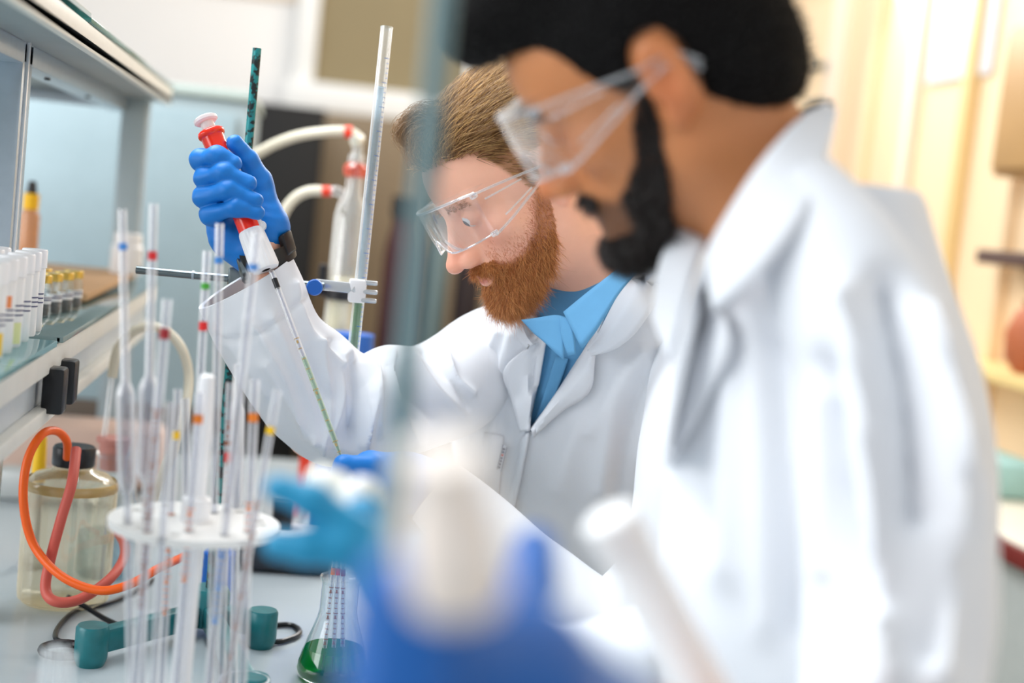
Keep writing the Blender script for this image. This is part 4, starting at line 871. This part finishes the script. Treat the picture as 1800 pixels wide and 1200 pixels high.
d0 = n*.5+np.array([0, .25, -.8])+rng.normal(size=r.shape)*.35; d0 /= np.linalg.norm(d0, axis=1, keepdims=True)
strands('stubble', W_(1, r), d0@HEAD[1][0].T, np.zeros_like(r), rng.uniform(.002, .005, len(r)), .00015, cols(len(r), (206, 132, 92), (240, 172, 130)), m1, 4)
r, n = sample(v1, f1, n1, lambda c: (np.abs(np.abs(c[:, 0])-.031) < .019)*(np.abs(c[:, 2]-.017) < .005)*(c[:, 1] < -.07), 420)
d0 = n*.3+np.sign(r[:, :1])*np.array([1, .2, .15])+rng.normal(size=r.shape)*.2
strands('eyebrow', W_(1, r), (d0/np.linalg.norm(d0, axis=1, keepdims=True))@HEAD[1][0].T, np.zeros_like(r), np.full(len(r), .007), .0002, cols(len(r), (170, 116, 74), (226, 172, 122)), m1)
goggles(1, 'clear safety glasses worn by the man with the ginger beard')
# shirt and coat
R1 = [((.55, 1.88, .55), .25, .20), ((.500, 1.872, .90), .245, .170), ((.465, 1.848, 1.05), .242, .158), ((.425, 1.804, 1.18), .230, .150), ((.402, 1.76, 1.27), .206, .128), ((.382, 1.735, 1.325), .165, .104), ((.370, 1.708, 1.368), .105, .086), ((.364, 1.70, 1.395), .072, .074)]
Gs = torso(R1[1:], L1, F1, inset=.012, noise=.002, creases=[([(990, 600), (958, 690), (935, 750)], .004, 5)])
vs, fs = gmesh(Gs); shirt = np_mesh('shirt', vs, fs, M_shirt, m1)
cr1 = [([(905, 590), (880, 680), (870, 800)], .010, 12), ([(880, 585), (850, 660), (838, 770)], .009, 11), ([(935, 620), (905, 700)], -.006, 9), ([(1130, 620), (1080, 720), (1060, 860)], .008, 14), ([(1170, 600), (1110, 740), (1085, 880)], -.007, 12), ([(1100, 640), (1040, 760)], .005, 10), ([(935, 760), (905, 890), (890, 1000)], .008, 6), ([(1150, 640), (1130, 800)], .008, 14), ([(1020, 740), (985, 860)], .005, 14)]
Gc = torso(R1, L1, F1, n=220, m=220, creases=cr1, noise=.005, seed=3); vc, fcx = gmesh(Gc); cpx = proj(vc[fcx].mean(1))
a, b, c = vc[fcx[:, 0]], vc[fcx[:, 1]], vc[fcx[:, 2]]; cen = Gc.mean(1)
front = ((vc[fcx].mean(1)-np.array([.45, 1.77, 0]))[:, :2]@F1[:2]) > 0
VP = [(900, 540), (930, 470), (1080, 380), (1160, 400), (1140, 455), (1062, 590), (985, 690), (936, 758), (928, 752), (938, 660), (940, 600)]
fcx = fcx[~(inpoly(cpx, VP) & front)]; coat1 = np_mesh('lab_coat', vc, fcx, M_coat, m1)
bv_c = BVHTree.FromPolygons([tuple(q) for q in vc], [tuple(q) for q in fcx]); bv_s = BVHTree.FromPolygons([tuple(q) for q in vs], [tuple(q) for q in fs])
def cloth(nm, G, par, m=M_coat, th=.0028):
    if np.linalg.norm(G) == 0: return
    return MB().grid(G).build(nm, m, par, solid=th, angle=60)
BV = [bv_c, bv_s]
cloth('lapel', strip([(1062, 560), (1035, 605), (985, 685), (934, 757)], [(1038, 628), (1036, 688), (985, 722), (936, 766)], BV, .014, nu=30, lift=lambda s: .5+.7*math.sin(math.pi*min(1, s*.8+.2))), coat1)
cloth('coat_collar', strip([(1150, 428), (1118, 462), (1080, 530), (1050, 590), (1034, 612)], [(1172, 488), (1160, 520), (1122, 580), (1085, 612), (1040, 626)], BV, .018, fall=1.60, nu=30), coat1)
cloth('lapel', strip([(962, 575), (955, 620), (943, 690), (929, 757)], [(925, 612), (884, 652), (898, 700), (914, 760)], BV, .012, nu=30), coat1)
cloth('coat_collar', strip([(935, 552), (958, 580), (962, 592)], [(905, 570), (912, 600), (925, 612)], BV, .012, fall=1.72, nu=16), coat1)
cloth('front_edge', strip([(931, 760), (914, 850), (900, 910), (880, 1000)], [(918, 765), (900, 850), (886, 905), (866, 1000)], BV, .006, nu=24), coat1)
cloth('chest_pocket', strip([(850, 760), (884, 768)], [(846, 880), (874, 880)], BV, .005, nu=12), coat1)
tgG = strip([(884, 782), (890, 786)], [(873, 824), (880, 828)], BV, .009, nu=6, k=10)
tg = cloth('name_tape', tgG, coat1, mat('white_tape', (226, 232, 240), .6), .0008)
for i, s in enumerate(np.linspace(.10, .86, 7)):
    pxs = (887-11*s, 784+42*s); m_ = mat('red_print', (200, 60, 60), .6) if i == 2 else mat('navy_print', (40, 70, 110), .6)
    cloth('print', strip([(pxs[0]-2, pxs[1]-1), (pxs[0]+1.8, pxs[1])], [(pxs[0]-3, pxs[1]+2.5), (pxs[0]+.8, pxs[1]+3.2)], BV, .0102, nu=3, k=2), coat1, m_, .0004)
for p0, p1 in (((884, 781), (872.5, 824.5)), ((890.5, 785.5), (880, 828.5))):
    cloth('print', strip([p0, p1], [(p0[0]+.8, p0[1]), (p1[0]+.8, p1[1])], BV, .0102, nu=6, k=1), coat1, mat('navy_print', (40, 70, 110), .6), .0004)
# shirt collar and placket
cloth('shirt_collar', strip([(990, 548, 1.600), (1030, 515, 1.592), (1075, 480, 1.592), (1122, 443, 1.62)], [(1022, 612, 1.578), (1048, 580, 1.575), (1088, 515, 1.580), (1135, 462, 1.605)], [], nu=24), shirt, th=.002, m=M_shirt)
cloth('shirt_collar', strip([(916, 562, 1.640), (945, 558, 1.622), (975, 553, 1.610), (992, 556, 1.604)], [(938, 586, 1.632), (955, 600, 1.617), (972, 616, 1.607), (990, 632, 1.600)], [], nu=14), shirt, th=.002, m=M_shirt)
cloth('collar_stand', strip([(985, 556, 1.606), (988, 590, 1.602), (1000, 625, 1.60)], [(1002, 560, 1.600), (1010, 590, 1.594), (1012, 622, 1.594)], [], nu=10), shirt, th=.002, m=M_shirt)
cloth('placket', strip([(978, 625), (958, 690), (934, 757)], [(1000, 630), (975, 700), (940, 757)], [bv_s], .004, nu=16), shirt, th=.002, m=M_shirt)
# right sleeve (raised arm)
cr = [([(648, 640), (662, 690), (668, 760)], .006, 7), ([(606, 610), (640, 690), (645, 780)], .006, 7), ([(585, 600), (610, 680), (612, 770)], -.006, 7), ([(560, 600), (580, 690), (575, 780)], .007, 7), ([(690, 620), (700, 700), (730, 770)], .009, 7), ([(770, 600), (800, 660), (830, 690)], .010, 7), ([(440, 560), (500, 660), (540, 760)], .006, 8), ([(520, 500), (545, 580), (600, 640)], .006, 8), ([(385, 590), (450, 590), (540, 520)], -.004, 6), ([(640, 640), (655, 700), (640, 770)], .012, 12), ([(618, 640), (628, 700), (615, 760)], -.010, 10), ([(600, 625), (605, 690), (590, 750)], .008, 10), ([(690, 640), (715, 690), (730, 740)], -.010, 12), ([(720, 630), (760, 680), (815, 725)], .010, 14), ([(745, 615), (800, 670), (822, 715)], -.010, 10),
      ([(480, 560), (540, 690), (560, 760)], .006, 14), ([(400, 590), (470, 690)], .006, 16), ([(540, 620), (575, 700)], -.006, 14), ([(470, 640), (520, 720), (580, 790)], .008, 14), ([(560, 760), (640, 790), (740, 775)], .008, 12), ([(720, 690), (760, 740)], -.008, 12)]
Gsl = sleeve([((350, 540), (514, 448), 1.645, .042), ((372, 588), (536, 492), 1.655, .048), ((405, 648), (562, 558), 1.67, .052), ((442, 705), (602, 592), 1.69, .056), ((485, 762), (648, 628), 1.71, .064), ((560, 812), (694, 612), 1.73, .072), ((680, 805), (744, 606), 1.765, .076), ((790, 775), (800, 572), 1.80, .080), ((855, 735), (850, 540), 1.83, .082), ((920, 700), (905, 528), 1.85, .078)], cr, n=180, m=300)
MB().grid(Gsl, True).build('sleeve', M_coat, coat1, angle=70)
MB().tube([(.49, 1.60, 1.29), P(1240, 800, 1.57), P(1200, 1010, 1.55), P(1070, 1120, 1.55), P(930, 1025, 1.56), P(835, 928, 1.575), P(768, 866, 1.585)], [.075, .075, .070, .064, .054, .046, .040], 40, caps=False, smooth=8).build('sleeve', M_coat, coat1)
# right hand
ctl_d = 1.62
fing = [[(380, 302, 1.655, .0115), (353, 281, 1.618, .0105), (382, 274, 1.598, .0094), (412, 287, 1.598, .0088)],
        [(382, 332, 1.660, .0120), (361, 313, 1.613, .0108), (394, 303, 1.592, .0094), (438, 322, 1.594, .0089)],
        [(380, 362, 1.660, .0120), (359, 346, 1.613, .0108), (402, 333, 1.589, .0094), (449, 352, 1.592, .0089)],
        [(388, 390, 1.655, .0115), (370, 377, 1.613, .0102), (416, 364, 1.588, .0086), (453, 374, 1.592, .0082)]]
def hand1(p):
    d = smin(rc(p, P(386, 312, 1.665), P(425, 425, 1.667), .017, .024), rc(p, P(376, 368, 1.650), P(405, 418, 1.650), .015, .020), .012)
    d = smin(d, rc(p, P(402, 416, 1.650), P(440, 446, 1.652), .021, .024), .015)
    d = smin(d, rc(p, P(455, 318, 1.640), P(474, 398, 1.640), .0145, .020), .012)
    d = smin(d, rc(p, P(474, 398, 1.640), P(462, 432, 1.648), .020, .026), .015)
    d = smin(d, rc(p, P(430, 330, 1.668), P(450, 410, 1.665), .018, .022), .015)
    for c in fing: d = smin(d, chain(p, PX(c), [q[3] for q in c], .012), .0016)
    t = [(456, 322, 1.640, .0150), (436, 284, 1.632, .0125), (413, 252, 1.622, .0100)]
    d = smin(d, chain(p, PX(t), [q[3] for q in t], .006), .007)
    wrinkle = .0006*np.sin(p@(nrm(P(440, 440, 1.65)-P(380, 300, 1.65))*420)+3*np.sin(p@np.array([90, 40, 60.])))
    return d+wrinkle*.35
glove('glove', hand1, PX([(345, 240, 1.59), (500, 470, 1.69)]), m1, M_glove, .0015, .06)
# left hand
f2 = [[(655-5*i, 817+3*i, 1.552+.019*i, .0115), (604+3*i, 817+3*i, 1.548+.019*i, .0105), (594+4*i, 838+2*i, 1.552+.018*i, .0095), (616+2*i, 852, 1.556+.016*i, .0085)] for i in range(4)]
def hand2(p):
    d = smin(rc(p, P(652, 826, 1.565), P(715, 845, 1.575), .022, .027), rc(p, P(645, 832, 1.60), P(715, 848, 1.59), .020, .026), .015)
    d = smin(d, rc(p, P(715, 846, 1.58), P(745, 856, 1.584), .028, .031), .02)
    for c in f2: d = smin(d, chain(p, PX(c), [q[3] for q in c], .005), .004)
    t = [(695, 858, 1.555, .014), (655, 868, 1.545, .0115), (622, 862, 1.548, .0095)]
    return smin(d, chain(p, PX(t), [q[3] for q in t], .006), .008)
glove('glove', hand2, PX([(575, 790, 1.53), (760, 890, 1.64)]), m1, M_glove, .0018, .035)
# wrist watch
wa = nrm(EL-WR); wc = P(469, 446, 1.648)
ww = thing('wrist_watch', 'black wrist watch on the raised wrist between blue glove and white cuff', 'watch', wc)
u_, v_ = MB().frame(wa)
MB().grid([[wc+wa*h_+(u_*math.cos(t)*.0335+v_*math.sin(t)*.0315)*s for t in np.linspace(0, 2*math.pi, 49)[:-1]] for h_, s in ((-.009, .97), (-.010, 1.04), (.0, 1.07), (.010, 1.04), (.009, .97))], True).build('strap', mat('black_rubber', (16, 16, 18), .4), ww)
bk1 = P(505, 428, 1.632); MB().box(bk1, (.010, .020, .026), .003, np.stack([nrm(bk1-wc), np.cross(wa, nrm(bk1-wc)), wa], 1)).build('buckle', M_black, ww)
cs1 = P(433, 470, 1.645); MB().lathe([(0, 0), (.016, 0), (.018, .002), (.018, .007), (.015, .009), (0, .009)], cs1, nrm(cs1-wc-wa*((cs1-wc)@wa)), 28).build('case', M_steel, ww)
legs(m1, (.565, 1.86, 0), L1, F1)
# pipette controller and its pipette
A0, A1 = P(362, 212, 1.628), P(471, 482, 1.606); ca = nrm(A1-A0); u = 1.62/2500
pc = thing('pipette_controller', 'red and white pipette controller gripped in the raised blue glove', 'pipette controller', A1)
MB().lathe([(0, -7*u), (17*u, -7*u), (21.5*u, -4*u), (21.5*u, 1*u), (18*u, 4*u), (0, 4*u)], A0, ca, 28).build('plunger_cap', mat('pinkish_white_plastic', (240, 226, 226), .35), pc)
MB().lathe([(12*u, 3*u), (13*u, 22*u)], A0, ca, 20).build('plunger_stem', M_wplastic, pc)
M_ctl = mat('glossy_red_plastic', (250, 40, 6), .22, coat=.4)
MB().lathe([(0, 20*u), (21*u, 20*u), (23.5*u, 22*u), (24.5*u, 26*u), (23.5*u, 30*u), (20.5*u, 33*u), (19.5*u, 60*u), (20*u, 150*u), (20.5*u, 218*u), (0, 218*u)], A0, ca, 32).build('barrel', M_ctl, pc)
cone = MB(); ns = 60; rows = []
for h_, rr in ((214, 20.5), (217, 22), (222, 22.5), (262, 24.5), (284, 25), (289, 23), (290, 8)):
    aa, bb2 = cone.frame(ca); rows.append([A0+ca*h_*u+(aa*math.cos(t)+bb2*math.sin(t))*(rr+(.55*math.cos(20*t) if 217 < h_ < 286 else 0))*u for t in np.linspace(0, 2*math.pi, ns*2, endpoint=False)])
cone.grid(rows, True).build('grip_cone', mat('ribbed_white_plastic', (244, 244, 246), .4), pc)
sidev = nrm(np.cross(ca, fw)); sidev = sidev if sidev@ir > 0 else -sidev
MB().box(A0+ca*135*u+sidev*20.5*u, (.010, .005, .105), .002, np.stack([np.cross(ca, sidev), sidev, ca], 1)).build('rack_bar', M_wplastic, pc)
wz = A0+ca*214*u+sidev*21*u; MB().lathe([(0, -.003), (.0055, -.003), (.006, 0), (.0055, .003), (0, .003)], wz, np.cross(ca, sidev), 18).build('thumb_wheel', M_wplastic, pc)
wz = A0+ca*66*u+sidev*19*u; MB().lathe([(0, -.003), (.0075, -.003), (.0085, 0), (.0075, .003), (0, .003)], wz, np.cross(ca, sidev), 18).build('lever', M_ctl, pc)
pa, pb = P(477, 476, 1.605), P(603, 812, 1.55); LL = np.linalg.norm(pb-pa)
pp = pipette(pa, pb, .0032, bands=[(.010, .012, M_black)], label='long glass pipette with pale green liquid hanging from the red controller', group=None, marks=(.085, 12, mat('ochre_print', (170, 140, 90), .5), .0125))
pax = nrm(pb-pa); MB().lathe([(0, LL*.46), (.0027, LL*.46), (.0027, LL-.03), (.001, LL), (0, LL)], pa, pax, 14).build('liquid', G_lightgreen, pp)
# ============================ man in front, dark hair ============================
m2 = thing('person', 'blurred man with black hair and beard in a white lab coat in the foreground', 'person', (.455, 1.05, 0))
N2 = np.array([.394, 1.072, 1.425]); L2 = nrm([-.10, -.99, 0]); F2 = nrm([-.99, .10, 0])
S2, E2_, Wr2 = np.array([.425, .955, 1.34]), P(1560, 1430, .88), P(1070, 1310, .60)
v2, f2_, n2 = body_mesh(2, m2, N2, [N2, (.416, 1.06, 1.31), (.43, 1.05, 1.12), (.44, 1.05, .93)], [[S2, E2_, (E2_+Wr2)/2, Wr2], [(.43, 1.17, 1.34), (.36, 1.15, 1.11), (.23, 1.03, 1.10), P(775, 1090, .91)]], (208, 136, 86), (22, 17, 15), (30, 22, 19), (150, 84, 70), .0026)
def hair2(p):
    q = p.copy(); q[:, 0] = np.abs(q[:, 0])
    d = ell(p, (0, .012, .042), (.0815, .104, .094)); d = smin(d, ell(p, (0, -.070, .095), (.062, .066, .046)), .03); d = smin(d, ell(p, (0, .0, .115), (.065, .085, .035)), .03); d = smin(d, ell(p, (0, .050, -.025), (.062, .062, .062)), .03)
    d = d+0.0006*np.sin(p[:, 0]*180+np.sin(p[:, 1]*90)*2)*np.sin(p[:, 1]*60)
    line = (np.interp(p[:, 1], Y_H, Z_H)-p[:, 2])*.75; ear = .012-np.linalg.norm((q-np.array([.08, .018, -.002]))/np.array([1, 1, 1.6]), axis=1)+.012
    return smax(smax(d, line, .006), ear, .004)
vv, ff = mesh_sdf(hair2, (-.1, -.14, -.1), (.1, .14, .18), .003); np_mesh('hair', W_(2, vv), ff, mat('black_hair', (9, 7, 7), .8, var=.3, scale=200, bump=.15, bscale=500, spec=.2), m2)
nv = vnormals(vv, ff); r, n = sample(vv, ff, nv, lambda c: np.ones(len(c)), 5000)
d0 = n*.5+np.array([0, .5, .1])+rng.normal(size=r.shape)*.25; d0 /= np.linalg.norm(d0, axis=1, keepdims=True)
strands('hair_strands', W_(2, r), d0@HEAD[2][0].T, (-.2*n)@HEAD[2][0].T, rng.uniform(.005, .010, len(r)), .0004, cols(len(r), (5, 4, 4), (18, 14, 13)), m2, 4)
r, n = sample(v2, f2_, n2, lambda c: np.clip(beard_reg(c)/.008, 0, 1)*~((c[:, 1] < -.060) & (c[:, 2] > -.098) & ((c[:, 2] < -.070) | (c[:, 1] > -.085))), 9000)
jaw = np.clip((-.05-r[:, 2])/.05, 0, 1); must = ((r[:, 2] > -.070) & (r[:, 1] < -.085))
d0 = n*.8+np.array([0, -.10, -.6])+rng.normal(size=r.shape)*.3; d0 /= np.linalg.norm(d0, axis=1, keepdims=True)
strands('beard', W_(2, r), d0@HEAD[2][0].T, (-n*.2+np.array([0, 0, -.3]))@HEAD[2][0].T, (.006+.014*jaw)*rng.uniform(.7, 1.1, len(r)), .0005, cols(len(r), (12, 10, 10), (46, 32, 26)), m2, 4)
r, n = sample(v2, f2_, n2, lambda c: (np.abs(np.abs(c[:, 0])-.031) < .019)*(np.abs(c[:, 2]-.017) < .006)*(c[:, 1] < -.07), 500)
d0 = n*.3+np.sign(r[:, :1])*np.array([1, .2, .15])
strands('eyebrow', W_(2, r), (d0/np.linalg.norm(d0, axis=1, keepdims=True))@HEAD[2][0].T, np.zeros_like(r), np.full(len(r), .009), .0005, cols(len(r), (14, 11, 10), (30, 24, 22)), m2, 4)
goggles(2, 'clear safety glasses worn by the blurred dark-haired man')
R2 = [((.45, 1.05, .52), .23, .17), ((.440, 1.05, .90), .19, .140), ((.432, 1.05, 1.08), .170, .128), ((.424, 1.055, 1.27), .170, .122), ((.418, 1.06, 1.36), .150, .110), ((.412, 1.066, 1.42), .115, .094), ((.404, 1.072, 1.472), .082, .080), ((.400, 1.074, 1.500), .070, .072)]
cr2 = [([(1240, 620), (1210, 760), (1180, 950), (1160, 1150)], .014, 22), ([(1300, 520), (1290, 750), (1280, 1000)], .010, 30), ([(1370, 600), (1380, 800), (1400, 1100)], -.012, 26), ([(1330, 560), (1345, 800), (1350, 1100)], .008, 26)]
G2 = torso(R2, L2, F2, n=200, m=180, e=2.0, creases=cr2, noise=.006, seed=9); vc2, fc2 = gmesh(G2); coat2 = np_mesh('lab_coat', vc2, fc2, M_coat, m2)
bv2 = BVHTree.FromPolygons([tuple(q) for q in vc2], [tuple(q) for q in fc2])
cloth('coat_collar', strip([(1235, 450, 1.02), (1262, 400, .995), (1330, 292, .99), (1400, 212, 1.03), (1455, 178, 1.09)], [(1250, 545, .985), (1330, 480, .955), (1420, 370, .955), (1452, 280, 1.0), (1470, 196, 1.07)], [], nu=30), coat2, th=.004)
cloth('coat_collar', strip([(1455, 178, 1.09), (1420, 195, 1.15), (1380, 230, 1.18)], [(1472, 196, 1.07), (1440, 260, 1.17), (1400, 300, 1.2)], [], nu=12), coat2, th=.004)
cloth('lapel', strip([(1235, 455), (1200, 560), (1180, 690), (1168, 800)], [(1262, 555), (1290, 600), (1235, 720), (1180, 820)], [bv2], .014, fall=1.02, nu=24), coat2, th=.004)
cloth('far_lapel', strip([(1195, 400, 1.10), (1165, 460, 1.10), (1150, 560, 1.08)], [(1240, 425, 1.09), (1215, 500, 1.07), (1180, 640, 1.05)], [], nu=16), coat2, th=.004)
MB().tube([P(1398, 205, 1.10), P(1430, 186, 1.10), P(1462, 182, 1.085)], .0022, 8, smooth=5).build('hanger_loop', M_black, coat2)
crs = [([(1480, 520), (1520, 700), (1540, 950), (1560, 1200)], .018, 24), ([(1560, 500), (1600, 700), (1610, 900)], -.020, 24), ([(1620, 560), (1670, 760), (1680, 960), (1640, 1200)], .020, 22), ([(1450, 640), (1480, 850), (1540, 1060)], -.020, 22), ([(1720, 800), (1690, 950), (1640, 1150)], -.016, 22), ([(1440, 700), (1450, 1000)], .010, 18)]
Gs2 = sleeve([((1325, 440), (1478, 305), 1.03, .055), ((1365, 560), (1585, 425), 1.0, .068), ((1400, 700), (1672, 565), .975, .072), ((1415, 860), (1728, 765), .95, .074), ((1415, 1040), (1748, 990), .93, .072), ((1400, 1230), (1735, 1220), .90, .068), ((1330, 1360), (1660, 1500), .85, .060), ((1200, 1320), (1380, 1600), .755, .052), ((1090, 1240), (1190, 1480), .68, .046)][::-1], crs, n=90, m=140)
MB().grid(Gs2, True).build('sleeve', M_coat, coat2, angle=70)
MB().tube([(.43, 1.20, 1.38), (.42, 1.20, 1.25), (.36, 1.15, 1.11), (.23, 1.03, 1.10), P(805, 1118, .925)], [.054, .054, .052, .048, .043], 36, caps=False, smooth=8).build('sleeve', M_coat, coat2)
# right hand, reaching left
def hand3(p):
    d = rc(p, P(790, 1090, .92), P(715, 1020, .88), .030, .026); d = smin(d, rc(p, P(715, 1020, .88), P(660, 975, .87), .027, .020), .02)
    for c in ([(665, 962, .868, .0115), (615, 930, .862, .0110), (550, 880, .858, .0100), (488, 858, .858, .0085)], [(660, 985, .862, .013), (600, 965, .855, .0115), (540, 962, .852, .0105), (488, 958, .852, .009)],
              [(690, 955, .885, .0115), (640, 905, .890, .0105), (610, 905, .915, .0095), (600, 930, .93, .0085)], [(712, 965, .90, .011), (670, 925, .91, .0100), (640, 925, .93, .009), (628, 950, .94, .008)], [(730, 990, .915, .010), (700, 955, .93, .009), (675, 955, .945, .008), (665, 975, .95, .007)]):
        d = smin(d, chain(p, PX(c), [q[3] for q in c], .006), .005)
    return d
glove('glove', hand3, PX([(470, 830, .83), (800, 1130, .96)]), m2, M_tealglove, .0025, .03)
# left hand, closest to the camera
def hand4(p):
    d = smin(rc(p, P(1060, 1300, .60), P(900, 1200, .53), .029, .028), rc(p, P(900, 1200, .53), P(760, 1150, .49), .028, .022), .02)
    for i in range(4):
        c = [(755-14*i, 1085+46*i, .495-.003*i, .0112), (680-8*i, 1045+54*i, .480, .0106), (700-4*i, 1030+60*i, .462, .0100), (765, 1045+60*i, .455, .0085)]
        d = smin(d, chain(p, PX(c), [q[3] for q in c], .005), .004)
    t = [(900, 1190, .53, .015), (915, 1090, .58, .0125), (935, 1020, .63, .0115), (940, 965, .66, .0105)]
    return smin(d, chain(p, PX(t), [q[3] for q in t], .006), .008)
glove('glove', hand4, PX([(620, 940, .43), (1090, 1340, .66)]), m2, mat('deep_blue_nitrile', (12, 92, 172), .45, var=.05, scale=40), .0025, .03)
legs(m2, (.455, 1.05, 0), L2, F2)
# things in his hands
hb = thing('sample_bottle', 'heavily blurred white plastic bottle held up in the nearest blue glove', 'bottle', P(815, 1120, .475))
t0, t1 = P(806, 1060, .455), P(780, 790, .44); ba = nrm(t1-t0); Lb_ = np.linalg.norm(t1-t0)
MB().lathe([(0, 0), (.0145, 0), (.016, .003), (.016, Lb_-.024), (.0115, Lb_-.018), (0, Lb_-.018)], t0, ba, 28).build('body', mat('warm_white_plastic', (248, 236, 226), .4), hb)
MB().lathe([(0, Lb_-.019), (.013, Lb_-.019), (.013, Lb_), (0, Lb_)], t0, ba, 28).build('cap', mat('warm_white_plastic', (248, 236, 226), .4), hb)
wt = thing('white_tube', 'blurred white plastic tube slanting in front of the foreground coat', 'tube', P(1235, 1215, .80))
t0, t1 = P(1250, 1240, .80), P(1068, 905, .77); ba = nrm(t1-t0); Lb_ = np.linalg.norm(t1-t0)
MB().lathe([(0, 0), (.0145, 0), (.015, .002), (.015, Lb_-.004), (.012, Lb_), (0, Lb_)], t0, ba, 28).build('body', M_wplastic, wt)
MB().lathe([(.0149, Lb_-.022), (.0162, Lb_-.021), (.0162, Lb_-.002), (.0125, Lb_+.0008), (0, Lb_+.0008)], t0, ba, 28).build('cap', M_wplastic, wt)
wd = thing('white_stopper', 'blurred cream-white stopper pinched in the teal-gloved hand', 'stopper', P(600, 885, .92))
t0, t1 = P(655, 885, .90), P(548, 848, .92); ba = nrm(t1-t0); Lb_ = np.linalg.norm(t1-t0)
MB().lathe([(0, 0), (.011, 0), (.0145, .004), (.0145, .014), (.010, .019), (.0105, .024), (.013, .028), (.013, Lb_-.004), (.010, Lb_), (0, Lb_)], t0, ba, 28).build('body', mat('cream_white_rubber', (228, 226, 216), .5), wd)
MB().lathe([(.0147, .006), (.0152, .007), (.0152, .011), (.0147, .012)], t0, ba, 28).build('ring', M_wplastic, wd)
